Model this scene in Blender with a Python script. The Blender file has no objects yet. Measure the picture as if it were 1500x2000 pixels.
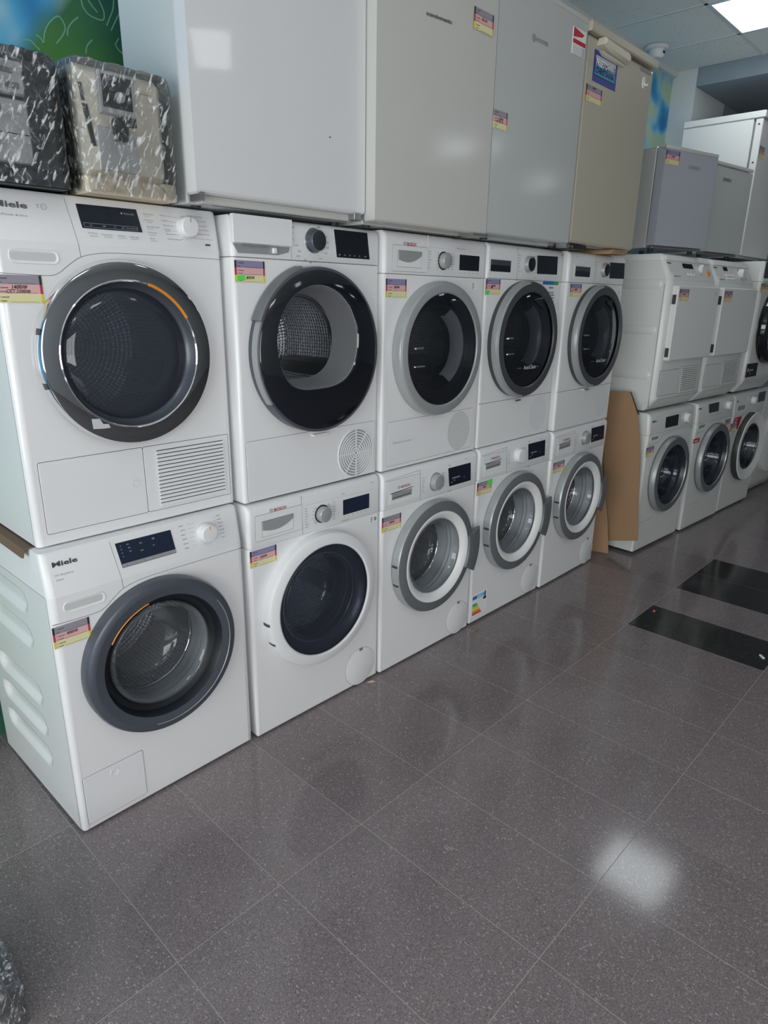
import bpy, math, random
from math import sin, cos, pi, radians, sqrt, atan2
from mathutils import Vector, Matrix
random.seed(7)
sc = bpy.context.scene
C = sc.collection

# ------------------------------------------------------------------ camera
cd = bpy.data.cameras.new('camera'); cam = bpy.data.objects.new('camera', cd); C.objects.link(cam)
cam.location = (-.5385, -1.6682, 1.4828); cam.rotation_euler = (1.2585, -.0153, -.8091)
cd.sensor_fit = 'VERTICAL'; cd.sensor_height = 36; cd.lens = 36*1299.82/2000; cd.clip_start = .02
sc.camera = cam

# ------------------------------------------------------------------ exposure, world, lights
sc.view_settings.view_transform = 'Standard'; sc.view_settings.look = 'None'
sc.view_settings.gamma = 1; sc.view_settings.use_curve_mapping = False
sc.view_settings.exposure = -0.06
sc.cycles.max_bounces = 10; sc.cycles.transparent_max_bounces = 16
sc.cycles.sample_clamp_indirect = 4; sc.cycles.caustics_reflective = False; sc.cycles.caustics_refractive = False
H = 3.05            # ceiling height
WY = .656           # back wall
XL, XR, YF = -3.2, 4.887, -5.2
PY, PZ = .484, 2.935    # end of the short wall, underside of the lintel
world = bpy.data.worlds.new('world'); sc.world = world; world.use_nodes = True
bg = world.node_tree.nodes['Background']; bg.inputs[0].default_value = (.95, .98, 1, 1); bg.inputs[1].default_value = 1.3
WIN_F = (-2.9, -.5, .35, 2.5)      # front glazing x0 x1 z0 z1
WIN_L = (-4.8, .2, .3, 2.0)      # left glazing y0 y1 z0 z1
def daylight(name, loc, rot, sx, sz, power, col):
    l = bpy.data.lights.new(name, 'AREA'); l.shape = 'RECTANGLE'; l.size = sx; l.size_y = sz; l.energy = power; l.color = col
    o = bpy.data.objects.new(name, l); C.objects.link(o); o.location = loc; o.rotation_euler = rot; return o
daylight('front_window_daylight', ((WIN_F[0]+WIN_F[1])/2, YF-.12, 1.5), (radians(100), 0, 0), 2.4, 2.1, 95, (1, .955, .985))
daylight('left_window_daylight', (XL-.12, (WIN_L[0]+WIN_L[1])/2, 1.15), (radians(98), 0, radians(-90)), 4.9, 1.65, 165, (.965, 1, .975))
PANEL_E = 7.0

# ------------------------------------------------------------------ materials
MATS = {}
def mat(name, col=(.8, .8, .8), rough=.4, metal=0., spec=.5, coat=0., coatr=.05, emit=None, bump=None, noise=None):
    m = bpy.data.materials.new(name); m.use_nodes = True; nt = m.node_tree
    b = nt.nodes['Principled BSDF']
    b.inputs['Base Color'].default_value = (*col, 1); b.inputs['Roughness'].default_value = rough
    b.inputs['Metallic'].default_value = metal; b.inputs['Specular IOR Level'].default_value = spec
    b.inputs['Coat Weight'].default_value = coat; b.inputs['Coat Roughness'].default_value = coatr
    if emit:
        b.inputs['Emission Color'].default_value = (*emit[0], 1); b.inputs['Emission Strength'].default_value = emit[1]
    tc = nt.nodes.new('ShaderNodeTexCoord')
    if noise:   # (scale, amount)
        n = nt.nodes.new('ShaderNodeTexNoise'); n.inputs['Scale'].default_value = noise[0]; n.inputs['Detail'].default_value = 5
        nt.links.new(tc.outputs['Object'], n.inputs['Vector'])
        r = nt.nodes.new('ShaderNodeMapRange'); r.inputs['To Min'].default_value = 1-noise[1]; r.inputs['To Max'].default_value = 1+noise[1]
        nt.links.new(n.outputs['Fac'], r.inputs['Value'])
        mx = nt.nodes.new('ShaderNodeMix'); mx.data_type = 'RGBA'; mx.blend_type = 'MULTIPLY'; mx.inputs[0].default_value = 1
        mx.inputs[6].default_value = (*col, 1); nt.links.new(r.outputs[0], mx.inputs[7]); nt.links.new(mx.outputs[2], b.inputs['Base Color'])
    if bump:    # (scale, strength)
        n = nt.nodes.new('ShaderNodeTexNoise'); n.inputs['Scale'].default_value = bump[0]; n.inputs['Detail'].default_value = 2
        nt.links.new(tc.outputs['Object'], n.inputs['Vector'])
        bp = nt.nodes.new('ShaderNodeBump'); bp.inputs['Strength'].default_value = bump[1]; bp.inputs['Distance'].default_value = .001
        nt.links.new(n.outputs['Fac'], bp.inputs['Height']); nt.links.new(bp.outputs[0], b.inputs['Normal'])
    MATS[name] = m; return m
mat('enamel', (.80, .80, .815), .22, coat=.2, noise=(3, .012))
mat('enamel_far', (.72, .73, .72), .26, noise=(3, .02))
mat('plastic_white', (.78, .78, .80), .3, noise=(5, .012))
mat('ridge_white', (.80, .80, .80), .35)
mat('fridge_gloss', (.69, .69, .71), .05, bump=(140, .02))
mat('fridge_white', (.56, .56, .54), .12, bump=(260, .08), noise=(2, .02))
mat('fridge_grey', (.50, .52, .52), .12, bump=(260, .08), noise=(2, .02))
mat('fridge_side_shaded', (.56, .60, .60), .35)  # white darkened and greened to hold side shade and the mural's reflection
mat('fridge_bright', (.80, .80, .79), .3, noise=(2, .02))
mat('fridge_beige', (.49, .46, .38), .36, bump=(260, .4), noise=(2, .04))
mat('fridge_blue', (.42, .43, .50), .35, bump=(260, .3))
mat('silver_plastic', (.42, .44, .45), .32, metal=.35)
mat('silver_door', (.36, .375, .385), .36, metal=.3)
mat('graphite', (.060, .064, .072), .38, metal=.1)
mat('ring_grey', (.15, .16, .175), .42, metal=.15)
mat('anthracite', (.085, .095, .12), .33, metal=.25, coat=.1)
mat('anthracite_dark', (.022, .028, .038), .35)
mat('cone_black', (.008, .010, .015), .45)
mat('grip_shade', (.58, .59, .60), .4)
mat('gloss_black', (.006, .008, .013), .08, coat=.5)
mat('display', (.008, .012, .024), .16, noise=(20, .1))
mat('display_blue', (.012, .02, .045), .22)
mat('display_print', (.35, .38, .42), .5)
mat('chrome', (.85, .86, .88), .06, metal=1)
mat('mirror_dark', (.36, .37, .40), .05, metal=1)
mat('steel', (.5, .5, .5), .22, metal=1, noise=(30, .1))
mat('rubber', (.20, .21, .23), .5)
mat('rubber_light', (.64, .65, .67), .45)
mat('gap', (.012, .012, .014), .8)
mat('gap_soft', (.22, .22, .23), .8)
mat('print_grey', (.30, .30, .32), .6)
mat('faint_print', (.27, .28, .33), .5)
mat('print_dark', (.06, .06, .07), .6)
mat('print_light', (.55, .57, .6), .6)
mat('print_white', (.85, .87, .9), .5)
mat('logo_red', (.42, .03, .05), .5)
mat('logo_metal', (.13, .13, .14), .3, metal=.6)
mat('orange', (.75, .27, .03), .35)
mat('tag_grey', (.30, .27, .33), .6)
mat('tag_violet', (.27, .24, .40), .6)
mat('tag_pink', (.72, .42, .42), .6)
mat('tag_yellow', (.74, .70, .40), .6)
mat('flag_black', (.02, .018, .025), .6)
mat('flag_red', (.50, .03, .05), .6)
mat('flag_yellow', (.72, .62, .05), .6)
mat('green_sticker', (.10, .75, .10), .6)
mat('paper', (.80, .81, .83), .6)
mat('eu_blue', (.03, .17, .42), .6)
mat('eu_lightblue', (.16, .45, .80), .6)
for i, c in enumerate([(.05, .32, .12), (.22, .5, .15), (.55, .65, .15), (.8, .65, .1), (.8, .38, .08), (.7, .14, .07), (.6, .06, .05)]): mat('energy_%d' % i, c, .6)
mat('poster_blue', (.05, .06, .30), .5)
mat('poster_dark', (.02, .04, .13), .5)
mat('poster_cyan', (.08, .32, .55), .5)
mat('cardboard', (.36, .22, .125), .85, noise=(4, .08), bump=(90, .2))
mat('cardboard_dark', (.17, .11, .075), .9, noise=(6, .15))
mat('wood', (.38, .25, .14), .7, noise=(14, .2))
mat('cream', (.66, .62, .52), .4, noise=(6, .04))
mat('cream_base', (.72, .62, .46), .4)
mat('coffee_silver', (.55, .555, .56), .4, metal=.3)
mat('coffee_black', (.015, .017, .024), .3)
mat('foot_black', (.02, .02, .02), .6)
mat('metal_bracket', (.35, .35, .36), .35, metal=.8)
mat('hinge_dark', (.05, .05, .055), .4)
mat('wall_paint', (.76, .79, .80), .7, noise=(3, .03))
mat('wall_room', (.68, .69, .68), .8, noise=(2, .04))
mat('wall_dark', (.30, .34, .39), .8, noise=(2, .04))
mat('lintel_paint', (.30, .36, .42), .8)
mat('window_frame', (.25, .26, .27), .4, metal=.3)
mat('t_bar', (.72, .74, .74), .5)
mat('cable', (.55, .58, .6), .5)
mat('red_reflection', (.55, .03, .04), .4)
mat('white_scrap', (.8, .8, .78), .5)
mat('chip_wood', (.5, .4, .28), .8)
mat('light_frame', (.62, .70, .78), .4)
mat('panel_light', (.9, .95, 1), .5, emit=((.90, .97, 1.0), PANEL_E))
mat('panel_light_soft', (.9, .95, 1), .5, emit=((.92, .97, 1.0), 3.8))
mat('leaf_paint', (.17, .40, .30), .8)

def nodemat(name):
    m = bpy.data.materials.new(name); m.use_nodes = True; MATS[name] = m
    nt = m.node_tree; return m, nt, nt.nodes['Principled BSDF'], nt.nodes.new, nt.links.new

def see_through(name, tint, gloss_rough, trans, body=None, bump=None):
    """pane: transparent mixed with a fresnel gloss and an optional body colour"""
    m = bpy.data.materials.new(name); m.use_nodes = True; nt = m.node_tree; N = nt.nodes.new; L = nt.links.new
    for n in list(nt.nodes): nt.nodes.remove(n)
    out = N('ShaderNodeOutputMaterial'); tr = N('ShaderNodeBsdfTransparent'); tr.inputs[0].default_value = (*tint, 1)
    gl = N('ShaderNodeBsdfGlossy'); gl.inputs['Roughness'].default_value = gloss_rough; gl.inputs[0].default_value = (.95, .97, 1, 1)
    fr = N('ShaderNodeFresnel'); fr.inputs[0].default_value = 1.5
    df = N('ShaderNodeBsdfDiffuse'); df.inputs[0].default_value = (*(body or (0, 0, 0)), 1)
    m1 = N('ShaderNodeMixShader'); m1.inputs[0].default_value = 1-trans; L(tr.outputs[0], m1.inputs[1]); L(df.outputs[0], m1.inputs[2])
    m2 = N('ShaderNodeMixShader'); L(fr.outputs[0], m2.inputs[0]); L(m1.outputs[0], m2.inputs[1]); L(gl.outputs[0], m2.inputs[2])
    L(m2.outputs[0], out.inputs[0])
    MATS[name] = m; return m, nt, m1, m2, gl, fr, df
see_through('bowl_glass', (.82, .85, .88), .04, .84, (.40, .43, .47))
see_through('dark_glass', (.42, .46, .54), .03, .62, (.045, .058, .085))
see_through('black_glass', (.66, .69, .73), .03, .80, (.035, .042, .052))
see_through('window_glass', (.95, .97, .96), .02, .97, (.3, .3, .3))
see_through('smoked_glass', (.40, .44, .50), .02, .42, (.050, .060, .078))
see_through('blue_glass', (.74, .78, .86), .03, .88, (.06, .08, .12))
see_through('tinted_pane', (.82, .84, .86), .03, .92, (.05, .055, .06))
def film_material():
    m, nt, m1, m2, gl, fr, df = see_through('plastic_film', (.95, .96, .97), .16, .82, (.80, .83, .84))
    N = nt.nodes.new; L = nt.links.new
    tc0 = N('ShaderNodeTexCoord'); rot = N('ShaderNodeMapping'); rot.inputs['Rotation'].default_value = (.35, .75, .1); L(tc0.outputs['Object'], rot.inputs[0])
    class _T: pass
    tc = _T(); tc.outputs = {'Object': rot.outputs[0]}
    mp = N('ShaderNodeMapping'); mp.inputs['Scale'].default_value = (60, 60, 6)
    n = N('ShaderNodeTexNoise'); n.inputs['Scale'].default_value = .9; n.inputs['Detail'].default_value = 4; n.inputs['Distortion'].default_value = 1.0
    L(tc.outputs['Object'], mp.inputs[0]); L(mp.outputs[0], n.inputs['Vector'])
    b = N('ShaderNodeBump'); b.inputs['Strength'].default_value = .8; b.inputs['Distance'].default_value = .010
    L(n.outputs['Fac'], b.inputs['Height']); L(b.outputs[0], gl.inputs['Normal']); L(b.outputs[0], fr.inputs['Normal'])
    # milky creases where folds overlap
    w = N('ShaderNodeTexNoise'); w.inputs['Scale'].default_value = 1.0; w.inputs['Detail'].default_value = 4; w.inputs['Distortion'].default_value = .55
    mp2 = N('ShaderNodeMapping'); mp2.inputs['Scale'].default_value = (120, 120, 3.5)
    rot2 = N('ShaderNodeMapping'); rot2.inputs['Rotation'].default_value = (.2, -1.2, .2); L(tc.outputs['Object'], rot2.inputs[0]); L(rot2.outputs[0], mp2.inputs[0]); L(mp2.outputs[0], w.inputs['Vector'])
    r = N('ShaderNodeValToRGB'); r.color_ramp.elements[0].position = .55; r.color_ramp.elements[0].color = (.03, .03, .03, 1)
    r.color_ramp.elements[1].position = .68; r.color_ramp.elements[1].color = (.85, .85, .85, 1)
    L(w.outputs['Fac'], r.inputs[0]); L(r.outputs[0], m1.inputs[0])
film_material()

def drum_material(name, k):
    m, nt, b, N, L = nodemat(name)
    b.inputs['Metallic'].default_value = .9; b.inputs['Roughness'].default_value = .3
    uv = N('ShaderNodeUVMap'); mp = N('ShaderNodeMapping'); mp.inputs['Scale'].default_value = (120, 26, 1); L(uv.outputs[0], mp.inputs[0])
    v = N('ShaderNodeTexVoronoi'); v.inputs['Randomness'].default_value = .12; v.inputs['Scale'].default_value = 1; L(mp.outputs[0], v.inputs['Vector'])
    r = N('ShaderNodeValToRGB'); r.color_ramp.elements[0].position = .20; r.color_ramp.elements[0].color = (.02, .02, .025, 1)
    r.color_ramp.elements[1].position = .28; r.color_ramp.elements[1].color = (.52*k, .53*k, .55*k, 1)
    L(v.outputs['Distance'], r.inputs[0]); L(r.outputs[0], b.inputs['Base Color'])
    bp = N('ShaderNodeBump'); bp.inputs['Strength'].default_value = .6; bp.inputs['Distance'].default_value = .004
    L(v.outputs['Distance'], bp.inputs['Height']); L(bp.outputs[0], b.inputs['Normal'])
drum_material('drum_steel', 1.); drum_material('drum_steel_lit', 1.6)  # second copy has a lighter steel colour, making up for missing light inside

def tile_material(name, base, dark=False):
    m, nt, b, N, L = nodemat(name)
    geo = N('ShaderNodeNewGeometry'); oi = N('ShaderNodeObjectInfo')
    off = N('ShaderNodeVectorMath'); off.operation = 'SCALE'; cx = N('ShaderNodeCombineXYZ')
    for i in range(2): L(oi.outputs['Random'], cx.inputs[i])
    L(cx.outputs[0], off.inputs[0]); off.inputs['Scale'].default_value = 13
    add = N('ShaderNodeVectorMath'); L(geo.outputs['Position'], add.inputs[0]); L(off.outputs[0], add.inputs[1])
    # flecks: elongated chips
    def chips(sx, sy, scale, p0, p1, rot):
        mp = N('ShaderNodeMapping'); mp.inputs['Scale'].default_value = (sx, sy, 1); mp.inputs['Rotation'].default_value = (0, 0, rot); L(add.outputs[0], mp.inputs[0])
        w = N('ShaderNodeTexNoise'); w.inputs['Scale'].default_value = 9; L(mp.outputs[0], w.inputs['Vector'])
        mixv = N('ShaderNodeMix'); mixv.data_type = 'VECTOR'; mixv.inputs[0].default_value = .06; L(mp.outputs[0], mixv.inputs[4]); L(w.outputs['Color'], mixv.inputs[5])
        v = N('ShaderNodeTexVoronoi'); v.inputs['Scale'].default_value = scale; L(mixv.outputs[1], v.inputs['Vector'])
        sep = N('ShaderNodeSeparateColor'); L(v.outputs['Color'], sep.inputs[0])
        gt = N('ShaderNodeMath'); gt.operation = 'GREATER_THAN'; gt.inputs[1].default_value = p0; L(sep.outputs[0], gt.inputs[0])
        lt = N('ShaderNodeMapRange'); lt.inputs['From Min'].default_value = p1; lt.inputs['From Max'].default_value = p1*.6; L(v.outputs['Distance'], lt.inputs['Value'])
        mu = N('ShaderNodeMath'); mu.operation = 'MULTIPLY'; L(gt.outputs[0], mu.inputs[0]); L(lt.outputs[0], mu.inputs[1]); return mu.outputs[0]
    c1 = chips(1.0, .5, 200, .80, .36, .5); c2 = chips(.5, 1.0, 300, .55, .45, -.3); c3 = chips(1, .6, 240, .60, .48, 1.1)
    n = N('ShaderNodeTexNoise'); n.inputs['Scale'].default_value = 5; n.inputs['Detail'].default_value = 6; L(add.outputs[0], n.inputs['Vector'])
    n2 = N('ShaderNodeTexNoise'); n2.inputs['Scale'].default_value = 260; n2.inputs['Detail'].default_value = 3; L(add.outputs[0], n2.inputs['Vector'])
    r = N('ShaderNodeMapRange'); r.inputs['To Min'].default_value = .86; r.inputs['To Max'].default_value = 1.14; L(n.outputs['Fac'], r.inputs['Value'])
    r2 = N('ShaderNodeMapRange'); r2.inputs['To Min'].default_value = .3; r2.inputs['To Max'].default_value = 1.7; L(n2.outputs['Fac'], r2.inputs['Value'])
    rr = N('ShaderNodeMapRange'); rr.inputs['To Min'].default_value = .93; rr.inputs['To Max'].default_value = 1.08; L(oi.outputs['Random'], rr.inputs['Value'])
    mu = N('ShaderNodeMath'); mu.operation = 'MULTIPLY'; L(r.outputs[0], mu.inputs[0]); L(r2.outputs[0], mu.inputs[1])
    mu2 = N('ShaderNodeMath'); mu2.operation = 'MULTIPLY'; L(mu.outputs[0], mu2.inputs[0]); L(rr.outputs[0], mu2.inputs[1])
    def mix(kind, fac, a, bcol):
        x = N('ShaderNodeMix'); x.data_type = 'RGBA'; x.blend_type = kind
        if isinstance(fac, float): x.inputs[0].default_value = fac
        else: L(fac, x.inputs[0])
        for k, v in ((6, a), (7, bcol)):
            if isinstance(v, tuple): x.inputs[k].default_value = (*v, 1)
            else: L(v, x.inputs[k])
        return x.outputs[2]
    def scaled(s, k):
        q = N('ShaderNodeMath'); q.operation = 'MULTIPLY'; L(s, q.inputs[0]); q.inputs[1].default_value = k; return q.outputs[0]
    col = mix('MULTIPLY', 1., base, mu2.outputs[0])
    k = .5 if dark else 1.
    col = mix('MIX', scaled(c3, .5*k), col, tuple(x*.45 for x in base))
    col = mix('MIX', scaled(c2, .45*k), col, tuple(min(1, x*2.0+.03) for x in base))
    col = mix('MIX', scaled(c1, .8*k), col, tuple(min(1, x*2.1+.05) for x in base))
    L(col, b.inputs['Base Color'])
    ro = N('ShaderNodeMapRange'); ro.inputs['To Min'].default_value = .10; ro.inputs['To Max'].default_value = .13; L(n.outputs['Fac'], ro.inputs['Value'])
    L(ro.outputs[0], b.inputs['Roughness']); b.inputs['Specular IOR Level'].default_value = .5
tile_material('floor_tile', (.212, .178, .184))
tile_material('floor_tile_black', (.034, .034, .034), True)
mat('grout', (.44, .40, .36), .9)

def ceiling_material():
    m, nt, b, N, L = nodemat('ceiling_tile')
    geo = N('ShaderNodeNewGeometry'); v = N('ShaderNodeTexVoronoi'); v.inputs['Scale'].default_value = 110; L(geo.outputs['Position'], v.inputs['Vector'])
    n = N('ShaderNodeTexNoise'); n.inputs['Scale'].default_value = 8; n.inputs['Detail'].default_value = 4; L(geo.outputs['Position'], n.inputs['Vector'])
    sep = N('ShaderNodeSeparateColor'); L(v.outputs['Color'], sep.inputs[0])
    ad = N('ShaderNodeMath'); ad.operation = 'MULTIPLY'; L(sep.outputs[0], ad.inputs[0]); L(n.outputs['Fac'], ad.inputs[1])
    gt = N('ShaderNodeMath'); gt.operation = 'GREATER_THAN'; gt.inputs[1].default_value = .50; L(ad.outputs[0], gt.inputs[0])
    lt = N('ShaderNodeMath'); lt.operation = 'LESS_THAN'; lt.inputs[1].default_value = .33; L(v.outputs['Distance'], lt.inputs[0])
    mu = N('ShaderNodeMath'); mu.operation = 'MULTIPLY'; L(gt.outputs[0], mu.inputs[0]); L(lt.outputs[0], mu.inputs[1])
    mx = N('ShaderNodeMix'); mx.data_type = 'RGBA'; mx.inputs[6].default_value = (.86, .88, .86, 1); mx.inputs[7].default_value = (.42, .43, .42, 1)
    L(mu.outputs[0], mx.inputs[0]); L(mx.outputs[2], b.inputs['Base Color']); b.inputs['Roughness'].default_value = .9
    bp = N('ShaderNodeBump'); bp.inputs['Strength'].default_value = .5; bp.inputs['Distance'].default_value = .002; bp.invert = True
    L(mu.outputs[0], bp.inputs['Height']); L(bp.outputs[0], b.inputs['Normal'])
ceiling_material()

def mural_material():
    m, nt, b, N, L = nodemat('mural_paint')
    geo = N('ShaderNodeNewGeometry'); sp = N('ShaderNodeSeparateXYZ'); L(geo.outputs['Position'], sp.inputs[0])
    n = N('ShaderNodeTexNoise'); n.inputs['Scale'].default_value = 3.2; n.inputs['Detail'].default_value = 2; L(geo.outputs['Position'], n.inputs['Vector'])
    n2 = N('ShaderNodeTexNoise'); n2.inputs['Scale'].default_value = 5.5; n2.inputs['Detail'].default_value = 1; L(geo.outputs['Position'], n2.inputs['Vector'])
    sky = N('ShaderNodeValToRGB'); e = sky.color_ramp.elements
    e[0].position = .26; e[0].color = (.02, .20, .48, 1); e[1].position = .42; e[1].color = (.08, .38, .66, 1)
    x = e.new(.53); x.color = (.32, .56, .68, 1); x = e.new(.62); x.color = (.45, .60, .42, 1)
    lf = N('ShaderNodeMapRange'); lf.inputs['From Min'].default_value = 1.2; lf.inputs['From Max'].default_value = 2.2; lf.inputs['To Min'].default_value = -.16; lf.inputs['To Max'].default_value = 0; L(sp.outputs[0], lf.inputs['Value'])
    ad = N('ShaderNodeMath'); ad.operation = 'ADD'; L(n2.outputs['Fac'], ad.inputs[0]); L(lf.outputs[0], ad.inputs[1]); L(ad.outputs[0], sky.inputs[0])
    grn = N('ShaderNodeValToRGB'); e = grn.color_ramp.elements
    e[0].position = .35; e[0].color = (.012, .10, .075, 1); e[1].position = .65; e[1].color = (.07, .23, .05, 1)
    L(n.outputs['Fac'], grn.inputs[0])
    # foliage lies right of a diagonal and left of x = 1.6
    def math_(op, a, bb):
        q = N('ShaderNodeMath'); q.operation = op
        for i, v in ((0, a), (1, bb)):
            if isinstance(v, (int, float)): q.inputs[i].default_value = v
            else: L(v, q.inputs[i])
        return q.outputs[0]
    d = math_('SUBTRACT', math_('SUBTRACT', sp.outputs[0], math_('MULTIPLY', math_('SUBTRACT', sp.outputs[2], 2.22), .75)), .40)
    d = math_('ADD', d, math_('MULTIPLY', math_('SUBTRACT', n.outputs['Fac'], .5), .12))
    f1 = N('ShaderNodeMapRange'); f1.inputs['From Min'].default_value = -.02; f1.inputs['From Max'].default_value = .05; L(d, f1.inputs['Value'])
    f2 = N('ShaderNodeMapRange'); f2.inputs['From Min'].default_value = 1.9; f2.inputs['From Max'].default_value = 1.5; L(sp.outputs[0], f2.inputs['Value'])
    f = math_('MULTIPLY', f1.outputs[0], f2.outputs[0])
    mx = N('ShaderNodeMix'); mx.data_type = 'RGBA'; L(f, mx.inputs[0]); L(sky.outputs[0], mx.inputs[6]); L(grn.outputs[0], mx.inputs[7])
    L(mx.outputs[2], b.inputs['Base Color']); b.inputs['Roughness'].default_value = .75
mural_material()

# ------------------------------------------------------------------ mesh helpers
def M(n): return MATS[n]
def link(name, me, mats, parent=None, smooth=30, loc=None):
    for k in ([mats] if isinstance(mats, str) else mats): me.materials.append(M(k))
    if smooth:
        for p in me.polygons: p.use_smooth = True
        me.set_sharp_from_angle(angle=radians(smooth))
    o = bpy.data.objects.new(name, me); C.objects.link(o)
    if parent: o.parent = parent
    if loc: o.location = loc
    return o
class MB:
    """collects verts and faces, then builds one mesh object"""
    def __init__(s): s.v = []; s.f = []; s.m = []
    def add(s, vs, fs, mi=0):
        b = len(s.v); s.v += [tuple(v) for v in vs]
        for f in fs: s.f.append(tuple(b+i for i in f)); s.m.append(mi)
    def box(s, x0, x1, y0, y1, z0, z1, mi=0, bv=0.):
        if bv <= 0:
            vs = [(x, y, z) for z in (z0, z1) for y in (y0, y1) for x in (x0, x1)]
            s.add(vs, [(0, 2, 3, 1), (4, 5, 7, 6), (0, 1, 5, 4), (2, 6, 7, 3), (0, 4, 6, 2), (1, 3, 7, 5)], mi); return
        cs = []
        def ring(z, i):
            a, b, c, d = x0+i, x1-i, y0+i, y1-i; k = bv
            if i: return [(a, c+0, z), (a, c, z), (b, c, z), (b, c, z), (b, d, z), (b, d, z), (a, d, z), (a, d, z)]
            return [(a, c+k, z), (a+k, c, z), (b-k, c, z), (b, c+k, z), (b, d-k, z), (b-k, d, z), (a+k, d, z), (a, d-k, z)]
        s.loft([ring(z0, bv), ring(z0+bv, 0), ring(z1-bv, 0), ring(z1, bv)], mi, cap=True)
    def loft(s, rings, mi=0, cap=False, closed=True):
        n = len(rings[0]); vs = [p for r in rings for p in r]; fs = []
        for i in range(len(rings)-1):
            for j in range(n if closed else n-1):
                k = (j+1) % n; fs.append((i*n+j, i*n+k, (i+1)*n+k, (i+1)*n+j))
        if cap: fs.append(tuple(range(n-1, -1, -1))); fs.append(tuple((len(rings)-1)*n+j for j in range(n)))
        s.add(vs, fs, mi)
    def prism(s, poly, y0, y1, mi=0, bv=0., yf=None):
        """poly in (x,z), face towards -y at y0, goes back to y1; bevel on the front edge"""
        yf = yf or (lambda z: 0)
        P = lambda pl, y: [(x, y+yf(z), z) for x, z in pl]
        rings = [P(poly, y1), P(poly, y0+bv)]
        if bv > 0: rings.append(P(inset(poly, bv), y0))
        n = len(poly); area = sum(poly[i][0]*poly[(i+1) % n][1]-poly[(i+1) % n][0]*poly[i][1] for i in range(n))
        if area < 0: rings = [r[::-1] for r in rings]
        s.loft(rings, mi, cap=True)
    def lathe(s, prof, cx, cz, mi=0, n=72, a0=0, a1=2*pi, caps=False):
        """prof (r,y) around the y axis"""
        full = abs(a1-a0-2*pi) < 1e-6; k = n if full else n+1
        vs = [(cx+r*cos(a0+(a1-a0)*j/n), y, cz+r*sin(a0+(a1-a0)*j/n)) for r, y in prof for j in range(k)]
        fs = []
        for i in range(len(prof)-1):
            for j in range(n):
                q = (j+1) % k; fs.append((i*k+j, i*k+q, (i+1)*k+q, (i+1)*k+j))
        if caps and not full:
            fs.append(tuple(i*k for i in range(len(prof)))); fs.append(tuple(i*k+k-1 for i in range(len(prof)-1, -1, -1)))
        s.add(vs, fs, mi)
    def disc(s, cx, cz, r, y, mi=0, n=48):
        s.add([(cx+r*cos(2*pi*j/n), y, cz+r*sin(2*pi*j/n)) for j in range(n)], [tuple(range(n))], mi)
    def tube(s, pts, r, mi=0, n=8):
        rings = []
        for i, p in enumerate(pts):
            a = Vector(pts[max(0, i-1)]); b = Vector(pts[min(len(pts)-1, i+1)]); t = (b-a).normalized()
            u = t.cross(Vector((0, 0, 1))); u = u.normalized() if u.length > .01 else Vector((1, 0, 0)); w = t.cross(u)
            rings.append([tuple(Vector(p)+r*(cos(2*pi*k/n)*u+sin(2*pi*k/n)*w)) for k in range(n)])
        s.loft(rings, mi, cap=True)
    def build(s, name, mats, parent=None, smooth=30):
        me = bpy.data.meshes.new(name); me.from_pydata(s.v, [], s.f)
        me.validate(); me.update()
        if not isinstance(mats, str):
            if len(me.polygons) == len(s.m): me.polygons.foreach_set('material_index', s.m)
        return link(name, me, mats, parent, smooth)
def inset(poly, d):
    n = len(poly); out = []
    area = sum(poly[i][0]*poly[(i+1) % n][1]-poly[(i+1) % n][0]*poly[i][1] for i in range(n)); sg = 1 if area > 0 else -1
    for i in range(n):
        p0, p, p1 = Vector(poly[i-1]), Vector(poly[i]), Vector(poly[(i+1) % n])
        a = (p-p0); b = (p1-p)
        if a.length < 1e-9 or b.length < 1e-9: out.append(tuple(p)); continue
        a.normalize(); b.normalize(); na = Vector((-a.y, a.x))*sg; nb = Vector((-b.y, b.x))*sg
        m = (na+nb); m = m.normalized() if m.length > 1e-6 else na
        k = max(.5, m.dot(na)); q = p+m*(d/k); out.append((q.x, q.y))
    return out
def rpoly(pts, r, n=5):
    out = []; m = len(pts)
    for i in range(m):
        p0, p, p1 = Vector(pts[i-1]), Vector(pts[i]), Vector(pts[(i+1) % m])
        a = (p0-p); b = (p1-p); rr = min(r, a.length*.49, b.length*.49); a.normalize(); b.normalize()
        A = p+a*rr; B = p+b*rr
        for k in range(n+1):
            t = k/n; q = A*(1-t)**2+p*2*t*(1-t)+B*t*t; out.append((q.x, q.y))
    return out
def rect(x0, x1, z0, z1): return [(x0, z0), (x1, z0), (x1, z1), (x0, z1)]
def circle(cx, cz, r, n=40): return [(cx+r*cos(2*pi*k/n), cz+r*sin(2*pi*k/n)) for k in range(n)]
def plate(parent, name, poly, y, th, m, bv=.0008, yf=None, gap=None, label=None):
    """a thin plate standing proud of the front; gap draws the joint round it"""
    b = MB(); b.prism(poly, y-th, y+.002, 0, bv, yf); mats = [m]
    if gap:
        b.prism(inset(poly, -gap), y-.0005, y+.001, 1, 0, yf); mats.append('gap')
    o = b.build(name, mats, parent)
    if label: o['label'] = label
    return o
def line(b, pts, w, y, mi=0, yf=None, th=.0004):
    """ribbon through (x,z) points, lying on the front"""
    yf = yf or (lambda z: 0); L = []; R = []
    for i, p in enumerate(pts):
        a = Vector(pts[max(0, i-1)]); c = Vector(pts[min(len(pts)-1, i+1)]); t = (c-a).normalized(); n = Vector((-t.y, t.x))*w/2
        L.append((p[0]+n.x, p[1]+n.y)); R.append((p[0]-n.x, p[1]-n.y))
    b.prism(L+R[::-1], y-th, y+.001, mi, 0, yf)

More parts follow.
